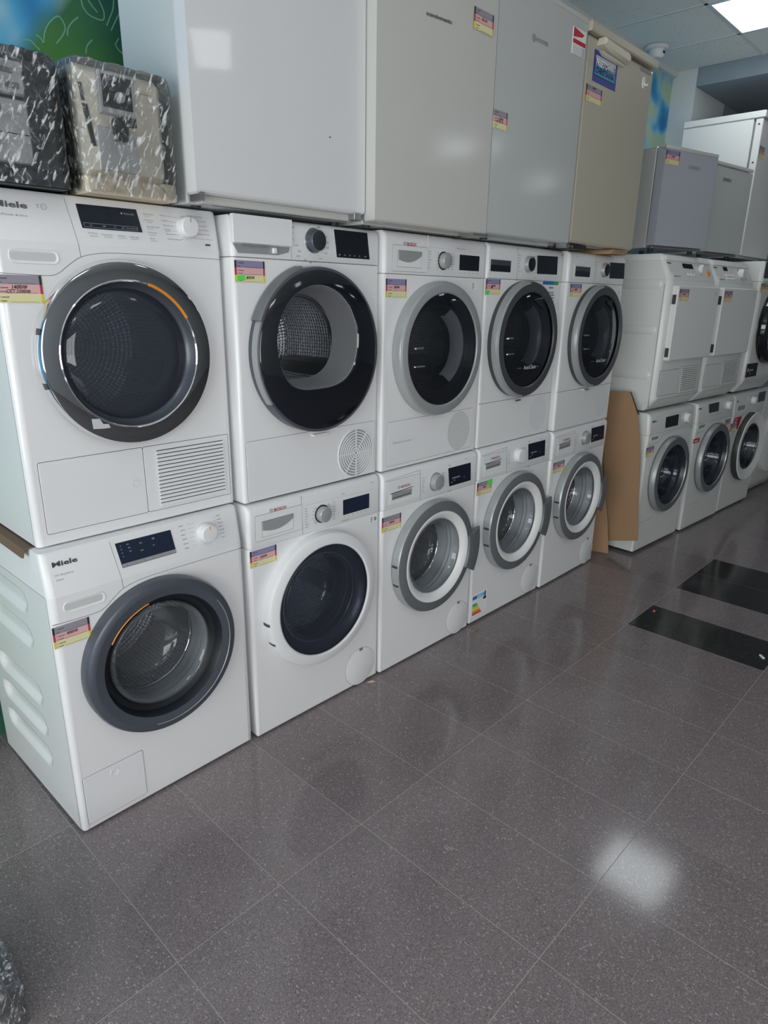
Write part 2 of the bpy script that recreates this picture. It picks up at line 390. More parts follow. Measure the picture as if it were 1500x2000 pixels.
# ------------------------------------------------------------------ lettering
_tc = {}
def glyphs(s, bold=0., italic=0.):
    key = (s, bold, italic)
    if key in _tc: return _tc[key]
    cu = bpy.data.curves.new('t', 'FONT'); cu.body = s; cu.resolution_u = 2; cu.size = 1; cu.offset = bold; cu.shear = italic
    o = bpy.data.objects.new('t', cu); me = o.to_mesh()
    vs = [(v.co.x, v.co.y) for v in me.vertices]; fs = [tuple(p.vertices) for p in me.polygons]
    o.to_mesh_clear(); bpy.data.objects.remove(o); bpy.data.curves.remove(cu)
    x1 = max([v[0] for v in vs] or [1]); x0 = min([v[0] for v in vs] or [0])
    _tc[key] = (vs, fs, x0, x1); return _tc[key]
def put_text(b, s, x, z, h, y, mi=0, width=None, bold=0., italic=0., yf=None, rot=0.):
    """baseline left at (x,z); h = capital height; lying at depth y facing -y"""
    vs, fs, a, c = glyphs(s, bold, italic); k = h/.70; kx = (width/(c-a)) if width else k*.92
    yf = yf or (lambda z: 0); out = []
    for u, v in vs:
        px, pz = (u-a)*kx, v*k; px, pz = px*cos(rot)-pz*sin(rot), px*sin(rot)+pz*cos(rot)
        out.append((x+px, y+yf(z+pz), z+pz))
    b.add(out, fs, mi)
def texts(parent, name, items, m, y=-.0012, yf=None, bold=0., italic=0.):
    b = MB()
    for it in items: put_text(b, it[0], it[1], it[2], it[3], y, 0, it[4] if len(it) > 4 else None, bold, italic, yf, it[5] if len(it) > 5 else 0.)
    return b.build(name, m, parent, 0)
def scribble(b, x, z, n, h, y, mi=0, yf=None, seed=1):
    """small unreadable print: a run of tiny strokes"""
    rnd = random.Random(seed); yf = yf or (lambda z: 0); u = x
    for i in range(n):
        w = h*rnd.uniform(.45, .7)
        if rnd.random() < .15: u += h*.4
        for q in range(2):
            zz = z+h*(0 if q else .6); b.prism(rect(u, u+w*.8, zz, zz+h*.28), y-.0002, y+.0005, mi, 0, yf)
        b.prism(rect(u, u+h*.16, z, z+h*.8), y-.0002, y+.0005, mi, 0, yf)
        u += w
    return u
def price_tag(parent, x, z, w, h, price, y=-.001, price2=None, green=None, top='tag_grey', bars=(True, True), row=1, yf=None, blk=False):
    b = MB(); t = h/3; bw = .055*w
    P = lambda a, c, z0, z1, mi, o=0.: b.prism(rect(a, c, z0, z1), y-.0004-o, y+.0006, mi, 0, yf)
    P(x, x+w, z+2*t, z+h, 0); P(x, x+w, z+t, z+2*t, 1); P(x, x+w, z, z+t, 2)
    for k, on in ((0, bars[0]), (1, bars[1])):
        if on:
            a = x if k == 0 else x+w-bw
            P(a, a+bw, z+2*t, z+h, 3, .0002); P(a, a+bw, z+t, z+2*t, 4, .0002); P(a, a+bw, z, z+t, 5, .0002)
    o = b.build('price_tag', [top, 'tag_pink', 'tag_yellow', 'flag_black', 'flag_red', 'flag_yellow'], parent, 0)
    o['label'] = 'paper price tag with black, red and yellow side bars'
    tx = x+bw*1.6; its = []
    for r in range(3):
        zz = z+h-t*(r+.42); its.append(('С гаранция', tx, zz, t*.15)); its.append((('1 мес.', '6 месеца', '1 година')[r], tx, zz-t*.42, t*.15))
    b = MB()
    for it in its: put_text(b, it[0], it[1], it[2], it[3], y-.0009, 0, None, .012, 0, yf)
    for r in range(3):
        zz = z+h-t*(r+.90); b.prism(rect(tx+w*.22, x+w*.88, zz, zz+t*.025), y-.0007, y, 0, 0, yf)
    c = b.build('print', 'flag_black', o, 0)
    b = MB(); put_text(b, price, x+w*.36, z+h-t*(row+.55), t*.42, y-.0011, 0, None, .02, .35, yf, .06)
    if price2: put_text(b, price2, x+w*.25, z+h-t*(row+.98), t*.36, y-.0011, 0, None, .015, .3, yf, .03)
    if blk: b.prism([(x+w*.32, z+h*.48), (x+w*.44, z+h*.6), (x+w*.44, z+h*.36)], y-.0008, y, 0, 0, yf)
    b.build('handwritten_price', 'flag_black', o, 0)
    if green:
        gx, gz, gw, gh = green
        g = MB(); g.prism([(gx, gz), (gx+gw, gz+gh*.08), (gx+gw*.97, gz+gh), (gx+gw*.04, gz+gh*.9)], y-.0016, y, 0, 0, yf); g.build('green_sticker', 'green_sticker', o, 0)
    return o

# ------------------------------------------------------------------ things
def empty(name, label, cat, loc, yaw=0., group=None):
    o = bpy.data.objects.new(name, None); C.objects.link(o); o.location = loc; o.rotation_euler = (0, 0, yaw)
    o['label'] = label; o['category'] = cat; o.empty_display_size = .1
    if group: o['group'] = group
    return o
def tag(o, label, cat, group=None):
    o['label'] = label; o['category'] = cat
    if group: o['group'] = group
    return o

def cabinet(parent, name, m, w, d, levels, r=.014, hole=None, cap_top=True, cap_bot=True, side=None):
    """levels (z, inset, yoff) bottom to top; outline with two rounded front corners. hole=(level index, cx, cz, R)"""
    b = MB(); n = 6
    base = [(r-r*sin(pi/2*k/n)*1, r-r*cos(pi/2*k/n)) for k in range(n+1)]      # from (r,0) to (0,r)
    right = [(w-x, y) for x, y in base[::-1]]
    out = base+[(0, d), (w, d)]+right; N = len(out)
    rings = []
    for z, i, yo in levels:
        rings.append([(min(max(x, i), w-i), yo+max(y, i)*(d-yo)/d, z) for x, y in out])
    vs = [p for q in rings for p in q]; fs = []
    for li in range(len(rings)-1):
        for j in range(N):
            k = (j+1) % N
            if hole and hole[0] == li and j == N-1: continue
            if side == 'open_left' and j == n: continue
            fs.append((li*N+j, (li+1)*N+j, (li+1)*N+k, li*N+k))
    if cap_bot: fs.append(tuple(range(N)))
    if cap_top: fs.append(tuple((len(rings)-1)*N+j for j in range(N-1, -1, -1)))
    b.add(vs, fs)
    if hole:
        li, cx, cz, R = hole; x0, x1, z0, z1 = r, w-r, levels[li][0], levels[li+1][0]; y = levels[li][2]
        angs = [2*pi*k/72 for k in range(72)]+[atan2(zz-cz, xx-cx) % (2*pi) for xx in (x0, x1) for zz in (z0, z1)]
        angs.sort(); ci = []; co = []
        for a in angs:
            ca, sa = cos(a), sin(a); t = min([((x1-cx)/ca if ca > 1e-9 else 9), ((x0-cx)/ca if ca < -1e-9 else 9), ((z1-cz)/sa if sa > 1e-9 else 9), ((z0-cz)/sa if sa < -1e-9 else 9)])
            ci.append((cx+R*ca, y, cz+R*sa)); co.append((cx+t*ca, y, cz+t*sa))
        b.loft([ci, co], 0)
    return b.build(name, m, parent, 35)

def drum(parent, cx, cz, kind='washer', m='drum_steel', light=False):
    """drum cylinder with perforated wall, back plate and lifters; sits behind the door opening"""
    R, y0, y1 = .235, .10, .44
    me = bpy.data.meshes.new('drum'); n = 64; vs = []; fs = []; uvs = []
    prof = [(.165, .085), (.19, .088), (R, y0+.01), (R, y1), (R*.55, y1+.03), (.0001, y1+.03)]
    L = 0; acc = [0]
    for i in range(1, len(prof)): L += sqrt((prof[i][0]-prof[i-1][0])**2+(prof[i][1]-prof[i-1][1])**2); acc.append(L)
    for i, (r, y) in enumerate(prof):
        for j in range(n+1):
            a = 2*pi*j/n; vs.append((cx+r*cos(a), y, cz+r*sin(a))); uvs.append((j/n, acc[i]/.35))
    for i in range(len(prof)-1):
        for j in range(n): fs.append((i*(n+1)+j, i*(n+1)+j+1, (i+1)*(n+1)+j+1, (i+1)*(n+1)+j))
    me.from_pydata(vs, [], fs); uv = me.uv_layers.new(name='UVMap')
    for lp in me.loops: uv.data[lp.index].uv = uvs[lp.vertex_index]
    o = link('drum', me, m, parent, 40)
    for k in range(3):
        a = radians(100+120*k); b = MB(); t = Vector((-sin(a), cos(a))); rd = Vector((cos(a), sin(a)))
        ring = []
        for yy, hgt, ww in ((.11, .035, .03), (.14, .055, .035), (.36, .055, .035), (.42, .03, .03)):
            c = rd*(R-.002); q = [c+t*ww, c+t*ww*.45-rd*hgt*.8, c-rd*hgt, c-t*ww*.45-rd*hgt*.8, c-t*ww]
            ring.append([(cx+p.x, yy, cz+p.y) for p in q])
        b.loft(ring, 0, cap=True); b.build('drum_lifter', 'steel' if kind == 'washer' else 'graphite', o, 50)
    return o
def gasket(parent, cx, cz, r0, m='rubber_light'):
    b = MB(); b.lathe([(r0+.01, .004), (r0+.004, .012), (r0-.006, .02), (r0-.012, .03), (r0-.006, .04), (r0-.014, .05), (r0-.006, .06), (r0-.02, .075), (.165, .085), (.155, .088)], cx, cz, 0, 72)
    return b.build('door_gasket', m, parent, 60)
def chrome_lip(parent, cx, cz, r, y, name='drum_rim', m='chrome'):
    b = MB(); b.lathe([(r+.003, y+.003), (r+.002, y-.001), (r, y-.003), (r-.003, y), (r-.003, y+.004)], cx, cz, 0, 72); return b.build(name, m, parent, 60)
def glass_bowl(parent, cx, cz, r, y, m='bowl_glass', depth=.1, name='door_glass'):
    b = MB(); b.lathe([(r, y), (r-.003, y-.006), (r-.010, y-.007), (r-.016, y-.001), (r-.022, y+.02), (r-.03, y+.05), (r-.045, y+depth*.85), (r-.06, y+depth), (r*.3, y+depth+.01), (.0005, y+depth+.012)], cx, cz, 0, 72)
    return b.build(name, m, parent, 60)
def knob(parent, cx, cz, r, depth, m, ring=None, face=None, y=0., yf=None, name='program_knob', notch=None):
    yo = yf(cz) if yf else 0; b = MB(); mats = [m]
    b.lathe([(r*1.02, y+.002), (r, y-depth*.6), (r*.95, y-depth*.92), (r*.86, y-depth)], cx, cz, 0, 40)
    if face: mats.append(face); b.lathe([(r*.86, y-depth), (r*.8, y-depth-.0005), (.0004, y-depth-.0005)], cx, cz, 1, 40)
    else: b.lathe([(r*.86, y-depth), (.0004, y-depth-.0008)], cx, cz, 0, 40)
    if ring:
        mats.append(ring); i = len(mats)-1; b.lathe([(r*1.18, y), (r*1.16, y-.0015), (r*1.0, y-.0015)], cx, cz, i, 40)
    if notch:
        mats.append(notch); i = len(mats)-1; b.prism(rect(cx-.0012, cx+.0012, cz+r*.45, cz+r*.86), y-depth-.0012, y-depth+.002, i)
    b.v = [(a, bb+yo, c) for a, bb, c in b.v]
    return b.build(name, mats, parent, 40)
def slot(parent, name, poly, y, depth, m, inner='plastic_white', yf=None):
    """shallow recessed grip: a rim, sloping walls and a floor, drawn as one hollow set on the panel"""
    yf = yf or (lambda z: 0); b = MB(); P = lambda pl, yy: [(x, yy+yf(z), z) for x, z in pl]
    n = len(poly); ar = sum(poly[i][0]*poly[(i+1) % n][1]-poly[(i+1) % n][0]*poly[i][1] for i in range(n))
    if ar < 0: poly = poly[::-1]
    b.loft([P(inset(poly, -.0025), y-.0002), P(inset(poly, -.0015), y-.002), P(poly, y-.0016), P(inset(poly, .004), y-.0006)], 0)
    b.add(P(inset(poly, .004), y-.0006), [tuple(range(len(poly)))], 1)
    return b.build(name, [m, inner], parent, 60)
def louvres(parent, x0, x1, z0, z1, n, y=0., m='plastic_white', yf=None):
    b = MB(); b.prism(rect(x0, x1, z0, z1), y-.0008, y+.001, 0, 0, yf); o = b.build('vent_grille', 'hinge_dark', parent, 0)
    p = (z1-z0)/n; me = None
    for k in range(n):
        z = z0+p*k
        if me is None:
            q = MB(); q.loft([[(x, -.001, .0), (x, -.0052, p*.14), (x, -.0048, p*.50), (x, -.001, p*.80)] for x in (x0-.001, x1+.001)], 0, cap=True)
            s = q.build('slat', m, o, 40); me = s.data
        else:
            s = bpy.data.objects.new('slat', me); C.objects.link(s); s.parent = o
        s.location = (0, y+(yf(z) if yf else 0), z)
    return o
def foot(parent, pts, h=.012, r=.018):
    for x, y in pts:
        b = MB(); n = 14; b.loft([[(x+r*cos(2*pi*k/n), y+r*sin(2*pi*k/n), z) for k in range(n)] for z in (-h, .003)], 0, cap=True); b.build('foot', 'foot_black', parent)
FEET = [(.06, .06), (.54, .06), (.06, .5), (.54, .5)]
def bosch_mark(parent, x, z, r, w, y, word='BOSCH', mred='logo_red', mring='print_grey', yf=None, h=None):
    b = MB(); h = h or w*.2
    ring = []
    n = 28
    for k in range(n):
        a0, a1 = 2*pi*k/n, 2*pi*(k+1)/n
        b.prism([(x+r*cos(a0), z+r*sin(a0)), (x+r*cos(a1), z+r*sin(a1)), (x+r*.84*cos(a1), z+r*.84*sin(a1)), (x+r*.84*cos(a0), z+r*.84*sin(a0))], y-.0004, y, 0, 0, yf)
    for sx in (-1, 1): b.prism(rect(x+sx*r*.42-r*.07, x+sx*r*.42+r*.07, z-r*.62, z+r*.62), y-.0004, y, 0, 0, yf)
    b.prism(rect(x-r*.42, x+r*.42, z-r*.08, z+r*.08), y-.0004, y, 0, 0, yf)
    put_text(b, word, x+r*1.8, z-h/2, h, y-.0006, 1, w, .022, 0, yf)
    return b.build('logo', [mring, mred], parent, 0)

# ================================================================== SETTING
def struct(o, kind='structure'): o['kind'] = kind; return o
b = MB(); b.box(XL, 9, YF, 2.2, -.12, -.0003); floor = struct(b.build('floor', 'grout', None, 0))
TX, TW, TL = -.02, .3, .6
tme = {}
for kind in ('floor_tile', 'floor_tile_black'):
    q = MB(); q.box(.0008, TW-.0008, .0008, TL-.0008, -.001, 0., 0, .00025); o = q.build('floor_tile', kind, floor, 0); tme[kind] = o.data
    bpy.data.objects.remove(o)
BLACK = {(8, -1), (10, -1), (11, -1)}
def tile(i, j, lift=0.):
    o = bpy.data.objects.new('floor_tile', tme['floor_tile_black' if (i, j) in BLACK else 'floor_tile'])
    C.objects.link(o); o.parent = floor; o.location = (TX+TW*i, -.54+TL*j, lift)
for j in (-3, -2, -1, 0, 1):
    for i in range(-2, 24):
        if j == 1 and i > 1: continue
        tile(i, j, 0.0006 if (i, j) == (3, -2) else 0.)
# the rest of the shop floor beyond the tiles one can pick apart
b = MB()
for x0, x1, y0, y1 in ((XL, TX-2*TW, YF, 2.2), (TX-2*TW, 9, YF, -.54-3*TL), (TX+24*TW, 9, -.54-3*TL, 2.2), (TX-2*TW, TX+24*TW, .66, 2.2)):
    b.add([(x0, y0, -.0001), (x1, y0, -.0001), (x1, y1, -.0001), (x0, y1, -.0001)], [(0, 1, 2, 3)])
o = b.build('distant_paving', 'floor_tile', floor, 0)

# ceiling with exposed grid
GX, GY, G = 3.825, .068, .5743
b = MB(); b.box(XL, XR, YF, WY, H+.03, H+.12); ceiling = struct(b.build('ceiling', 'wall_room', None, 0))
LAMPS = {(0, -1), (-6, -6), (-9, -6), (-9, -2)}
q = MB(); q.box(.008, G-.008, .008, G-.008, 0, .014); o = q.build('ceiling_tile', 'ceiling_tile', ceiling, 0); cme = o.data; bpy.data.objects.remove(o)
i0 = math.floor((XL-GX)/G); 
for i in range(i0, 2):
    for j in range(math.floor((YF-GY)/G), 2):
        x, y = GX+G*i, GY+G*j
        if (i, j) in LAMPS: continue
        if x < XL or y < YF or x+G > XR or y+G > WY+.02:
            x0, x1, y0, y1 = max(x, XL), min(x+G, XR), max(y, YF), min(y+G, WY)
            if x1-x0 < .03 or y1-y0 < .03: continue
            q = MB(); q.box(x0+.006, x1-.006, y0+.006, y1-.006, H, H+.014); q.build('ceiling_tile', 'ceiling_tile', ceiling, 0)
        else:
            o = bpy.data.objects.new('ceiling_tile', cme); C.objects.link(o); o.parent = ceiling; o.location = (x, y, H)
b = MB()
for i in range(i0, 3):
    x = GX+G*i
    if XL < x < XR: b.box(x-.011, x+.011, YF, WY, H-.003, H+.03)
for j in range(math.floor((YF-GY)/G), 2):
    y = GY+G*j
    if YF < y < WY: b.box(XL, XR, y-.011, y+.011, H-.003, H+.03)
b.build('ceiling_grid', 't_bar', ceiling, 0)
for (i, j) in sorted(LAMPS):
    x, y = GX+G*i, GY+G*j
    lab = {(0, -1): 'lit square ceiling light panel at the top right of the photo', (-6, -6): 'lit ceiling light panel behind the viewer, farther from the shop windows', (-9, -6): 'lit ceiling light panel in the corner nearest both shop windows'}.get((i, j), 'lit ceiling light panel beside the left shop window, above the leftmost machines')
    t = empty('ceiling_light', lab, 'ceiling light', (x+G/2, y+G/2, H-.004), 0, 'ceiling light panels')
    q = MB(); q.box(-.265, .265, -.265, .265, .001, .006); q.build('diffuser', 'panel_light', t, 0)
    q = MB()
    for a in (-1, 1):
        q.box(min(a*.265, a*.279), max(a*.265, a*.279), -.279, .279, -.003, .01); q.box(-.265, .265, min(a*.265, a*.279), max(a*.265, a*.279), -.003, .01)
    q.build('frame', 'light_frame', t, 0)

t = empty('ceiling_light', 'narrow ceiling light out of view, added and angled for the big fridge door reflection', 'ceiling light', (2.372, -2.865, H-.010), atan2(-.60, .405), 'ceiling light panels')  # added unseen fixture, shaped to give the fridge door its square reflection
q = MB(); q.box(-.37, .37, -.125, .125, -.004, .0); q.build('diffuser', 'panel_light_soft', t, 0)
q = MB(); q.box(-.38, .38, -.135, .135, .0005, .007); q.build('frame', 'light_frame', t, 0)

# walls
b = MB(); b.box(XL, XR+.02, WY, WY+.12, 0, H+.1); wall_back = struct(b.build('wall_back', 'mural_paint', None, 0))
LEAVES = [[(.6, 2.362), (.605, 2.343), (.623, 2.327), (.664, 2.324), (.672, 2.347), (.662, 2.372), (.655, 2.388)], [(.623, 2.368), (.635, 2.355), (.65, 2.342)],
 [(.506, 2.222), (.528, 2.248), (.539, 2.271), (.533, 2.29), (.52, 2.298), (.498, 2.281), (.48, 2.257), (.47, 2.231), (.467, 2.209)],
 [(.544, 2.252), (.548, 2.272), (.566, 2.296), (.585, 2.312)], [(.406, 2.208), (.428, 2.211), (.442, 2.2), (.453, 2.192)], [(.446, 2.231), (.46, 2.224), (.467, 2.209)],
 [(.71, 2.392), (.703, 2.362), (.69, 2.337), (.677, 2.312)], [(.739, 2.378), (.715, 2.343), (.691, 2.302)], [(.715, 2.286), (.702, 2.264), (.715, 2.249), (.733, 2.239)], [(.623, 2.26), (.604, 2.238), (.598, 2.216)]]
def smooth_pts(pts, k=5):
    out = []
    for i in range(len(pts)-1):
        p0, p1, p2, p3 = [Vector(pts[max(0, min(len(pts)-1, q))]) for q in (i-1, i, i+1, i+2)]
        for t in range(k):
            t /= k; out.append(tuple(.5*((2*p1)+(-p0+p2)*t+(2*p0-5*p1+4*p2-p3)*t*t+(-p0+3*p1-3*p2+p3)*t**3)))
    out.append(tuple(pts[-1])); return out
for L_ in LEAVES:
    L_ = [(-.5385+(x+.5385)*.9572, 1.483+(z-1.483)*.9572) for x, z in L_]
    b = MB(); line(b, smooth_pts(L_), .0035, WY, 0, None, .0008); b.build('painted_leaf', 'leaf_paint', wall_back, 0)
b = MB(); b.box(XR, XR+.6, PY, WY+.12, 0, H+.1)
b.box(XR, XR+.12, YF, PY, PZ, H+.1, 1); struct(b.build('wall_right', ['wall_paint', 'lintel_paint'], None, 0))
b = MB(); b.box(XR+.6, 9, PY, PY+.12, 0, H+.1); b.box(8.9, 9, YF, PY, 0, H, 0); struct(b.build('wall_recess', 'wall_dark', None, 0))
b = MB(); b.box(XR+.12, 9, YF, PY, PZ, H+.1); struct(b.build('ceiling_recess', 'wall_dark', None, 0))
for lx, ly, lab in ((5.36, -3.15, 'lit ceiling light panel over the lower side area, nearer one'), (7.66, -3.66, 'lit ceiling light panel over the lower side area, farthest one')):
    t = empty('ceiling_light', lab, 'ceiling light', (lx, ly, PZ-.002), 0, 'ceiling light panels')
    t.rotation_euler = (0, 0, radians(40))
    q = MB(); q.box(-.20, .20, -.20, .20, -.004, .0); q.build('diffuser', 'panel_light', t, 0)
    q = MB()
    for a in (-1, 1): q.box(-.215, .215, min(a*.20, a*.215), max(a*.20, a*.215), -.008, .0)
    q.build('frame', 'light_frame', t, 0)
def window_wall(name, axis, pos, a0, a1, win, m):
    w0, w1, z0, z1 = win; th = .15; b = MB()
    def bx(p, q, r, s):
        if axis == 'y': b.box(p, q, pos-th, pos, r, s)
        else: b.box(pos-th, pos, p, q, r, s)
    bx(a0, w0, 0, H+.1); bx(w1, a1, 0, H+.1); bx(w0, w1, 0, z0); bx(w0, w1, z1, H+.1)
    o = struct(b.build(name, m, None, 0)); return o
window_wall('wall_front', 'y', YF, XL-.15, 9, WIN_F, 'wall_room'); window_wall('wall_left', 'x', XL, YF, WY+.12, WIN_L, 'wall_room')
for idx, (axis, pos, win) in enumerate((('y', YF, WIN_F), ('x', XL, WIN_L))):
    w0, w1, z0, z1 = win; b = MB(); n = 3
    def fb(p, q, r, s, d0=-.08, d1=-.03):
        if axis == 'y': b.box(p, q, pos+d0, pos+d1, r, s)
        else: b.box(pos+d0, pos+d1, p, q, r, s)
    for k in range(n+1):
        c = w0+(w1-w0)*k/n; fb(max(w0, c-.03), min(w1, c+.03), z0, z1)
    fb(w0, w1, z0, z0+.06); fb(w0, w1, z1-.06, z1)
    o = struct(b.build('window_%d' % (idx+1), 'window_frame', None, 0))
    for k in range(n):
        b = MB(); c0, c1 = w0+(w1-w0)*k/n+.03, w0+(w1-w0)*(k+1)/n-.03; fb(c0, c1, z0+.06, z1-.06, -.058, -.052); b.build('pane', 'window_glass', o, 0)
b = MB(); b.box(2.2, XR, WY-.03, WY, H-.035, H); struct(b.build('trim_1', 't_bar', None, 0))
b = MB(); b.tube([(2.4+.2*k, WY-.045-.012*sin(k*1.3), H-.05-.012*cos(k)) for k in range(11)], .005); tag(b.build('ceiling_cable', 'cable', None), 'thin pale cable running along the top of the painted wall above the white fridges', 'cable')
t = empty('ceiling_sensor', 'small round white sensor on the ceiling above the beige fridge', 'sensor', (4.285, .53, H-.004))
def vert_lathe(parent, name, prof, m, n=32, smooth=40):
    b = MB(); b.loft([[(r*cos(2*pi*k/n), r*sin(2*pi*k/n), z) for k in range(n)] for r, z in prof], 0, cap=True); return b.build(name, m, parent, smooth)
vert_lathe(t, 'base', [(.075, 0), (.075, -.012), (.068, -.02)], 'plastic_white')
vert_lathe(t, 'housing', [(.05, -.018), (.05, -.05), (.038, -.065), (.02, -.068)], 'plastic_white')
b = MB(); b.box(-.012, .012, -.052, -.046, -.045, -.03); b.build('lens', 'gap', t)

# ================================================================== NEAR WASHERS AND DRYERS
def bosch_body(t, h, zk, cx, cz, hole_r, w=.598, d=.56, m='enamel', foot_h=.008, split=None):
    z0 = 0.004
    o = cabinet(t, 'cabinet', m, w, d, [(0, .003, 0), (z0, 0, 0), (zk-.003, 0, 0), (zk-.001, .0025, 0)], .014, (1, cx, cz, hole_r))
    p = cabinet(t, 'control_panel', 'plastic_white', w, d, [(zk+.0005, .002, -.002), (zk+.003, 0, -.002), (h-.02, 0, -.002), (h-.008, .001, .003), (h-.001, .004, .012), (h, .01, .022)], .016)
    foot(t, FEET, foot_h); return o
def door_ring(t, prof, cx, cz, m, name='door'):
    b = MB(); b.lathe(prof, cx, cz, 0, 96); return b.build(name, m, t, 28)
def washer_bosch(t, cx, cz, style, zk, h=.846):
    """white Bosch-like front loader door: style 'white' (dark glass in a white ring) or 'grey' (grey ring, white inner ring, side grip)"""
    if style == 'white':
        d = door_ring(t, [(.249, .001), (.249, -.028), (.245, -.037), (.238, -.041), (.212, -.044), (.207, -.042), (.205, -.036)], cx, cz, 'plastic_white'); d['label'] = 'round white door ring'
        b = MB(); b.lathe([(.206, -.034), (.2055, -.0385), (.18, -.040), (.0005, -.043)], cx, cz, 0, 72); g = b.build('door_glass', 'blue_glass', d, 60)
        glass_bowl(d, cx, cz, .165, -.008, 'bowl_glass', .1, 'inner_bowl')
        b = MB(); b.lathe([(.205, -.03), (.19, -.012), (.166, -.006)], cx, cz, 0, 72); b.build('inner_frame', 'anthracite', d, 50); chrome_lip(d, cx, cz, .166, -.006, 'bowl_edge', 'silver_plastic')
        for a in (184, 203):
            b = MB(); a = radians(a); b.lathe([(.2495, -.004), (.2505, -.022), (.2475, -.036)], cx, cz, 0, 2, a-.022, a+.022); b.build('hinge_slot', 'hinge_dark', d)
    else:
        d = door_ring(t, [(.241, .001), (.242, -.03), (.238, -.040), (.232, -.043), (.200, -.046), (.198, -.044)], cx, cz, 'ring_grey'); d['label'] = 'round grey door ring'
        b = MB(); b.lathe([(.2425, -.003), (.2432, -.029), (.239, -.039)], cx, cz, 0, 96, radians(70), radians(250)); b.build('side_band', 'silver_plastic', d, 40)
        b = MB(); b.lathe([(.1995, -.043), (.197, -.0475), (.192, -.0475), (.178, -.040), (.165, -.030), (.162, -.024)], cx, cz, 0, 96); b.build('inner_ring', 'ridge_white', d, 40)
        glass_bowl(d, cx, cz, .1635, -.022, 'bowl_glass', .12)
        b = MB(); b.lathe([(.196, -.046), (.200, -.058), (.236, -.060), (.288, -.046), (.292, -.040), (.288, -.034), (.236, -.030)], cx, cz, 0, 14, radians(-28), radians(14), True); b.build('door_grip', 'ring_grey', d, 35)
        for a in (176, 196):
            b = MB(); a = radians(a); b.lathe([(.2440, -.006), (.2448, -.024), (.2425, -.034)], cx, cz, 0, 2, a-.02, a+.02); b.build('hinge_slot', 'hinge_dark', d)
    gasket(t, cx, cz, .19, 'rubber_light' if style == 'grey' else 'rubber'); drum(t, cx, cz, 'washer', 'drum_steel' if style == 'grey' else 'drum_steel_lit'); chrome_lip(t, cx, cz, .150, .086)
    return d
def service_flap(t, cx, cz, r=.079, notch=True):
    b = MB(); b.lathe([(r+.0012, -.0003), (r, -.0003)], cx, cz, 1, 48); b.lathe([(r, 0), (r, -.0012), (r-.001, -.0016), (.0003, -.0016)], cx, cz, 0, 48)
    if notch: b.prism(rect(cx-.006, cx+.012, cz+r*.86, cz+r*1.0), -.0024, 0, 1)
    return b.build('service_flap', ['enamel', 'gap_soft'], t, 40)
def drawer_old(t, x0, x1, z0, z1, fx0, fx1, fz0, fz1, y=-.002):
    """detergent drawer of the framed type: a window with a curved dark flap over a white scoop"""
    o = plate(t, 'detergent_drawer', rpoly(rect(fx0, fx1, fz0, fz1), .003), y, .0012, 'plastic_white', .0005, None, .0008)
    b = MB(); b.prism(rect(x0-.0012, x1+.0012, z0-.0012, z1+.0012), y-.0014, y, 2); b.prism(rect(x0, x1, z0, z1), y-.0018, y, 0); mid = z0+(z1-z0)*.45; n = 12  # the grey outline paints the shading round the grip window
    low = [(x0+(x1-x0)*k/n, mid-(z1-z0)*.18*sin(pi*(k/n)**1.0)+(z1-z0)*.32*(k/n)**3) for k in range(n+1)]
    b.prism(low+[(x1, z1), (x0, z1)], y-.0045, y-.001, 1, .0006)
    b.build('drawer_grip', ['ridge_white', 'silver_plastic', 'gap_soft'], o, 30); return o
def drawer_new(t, x0, x1, z0, z1, gx0, gx1, gz0, gz1, y=-.002):
    """detergent drawer with raised white face and a scooped grip below the logo"""
    o = plate(t, 'detergent_drawer', rpoly(rect(x0, x1, z0, z1), .003), y, .002, 'plastic_white', .0006, None, .0006)
    yy = y-.002; b = MB(); w = gx1-gx0; hh = gz1-gz0
    b.prism([(gx0, gz0-.008), (gx1-.0, gz0+.004), (gx1, gz1+.008), (gx0, gz1)], yy-.0008, yy, 0)
    b.prism([(gx0+.01, gz0+.006), (gx1-.012, gz0+.008), (gx1-.012, gz1-.002), (gx0+.01, gz1-.002)], yy-.0012, yy, 1)
    b.prism([(gx0+.012, gz0+.012), (gx1-.02, gz0+.015), (gx1-.02, gz0+.0175), (gx0+.012, gz0+.0145)], yy-.002, yy, 2)
    b.prism([(gx0, gz1-.004), (gx1-.006, gz1+.003), (gx1-.006, gz1+.0055), (gx0, gz1-.0015)], yy-.002, yy, 2)
    b.build('drawer_grip', ['ridge_white', 'silver_plastic', 'hinge_dark'], o, 30); return o
def bosch_print(t, kx, kz, kr, x0, x1, seed, n=7, dash='print_dark', ang=True, y=-.002, pitch=.0093):
    """short programme names to both sides of the knob with tick marks"""
    b = MB(); rnd = random.Random(seed)
    for side, xs in ((0, x0), (1, x1)):
        for k in range(n):
            z = kz+pitch*(n/2-.5-k)-.0015
            scribble(b, xs, z, rnd.randint(4, 7), .0034, y, 0, None, seed*9+k+side*50)
            a = atan2(z-kz, (-1 if side == 0 else 1)*.03)
            if ang:
                r0, r1 = kr*1.22, kr*1.5; c = (kx+r0*cos(a), kz+r0*sin(a)); e = (kx+r1*cos(a)+(-.004 if side == 0 else .004), kz+r1*sin(a)*1.02)
                line(b, [c, ((c[0]+e[0])/2, e[1]*.6+c[1]*.4), e], .0011, y, 1)
            else: line(b, [(xs+(.027 if side == 0 else -.002), z+.0016), (xs+(.036 if side == 0 else -.010), z+.0016)], .0005, y, 1)
    return b.build('programme_print', ['print_grey', dash], t, 0)

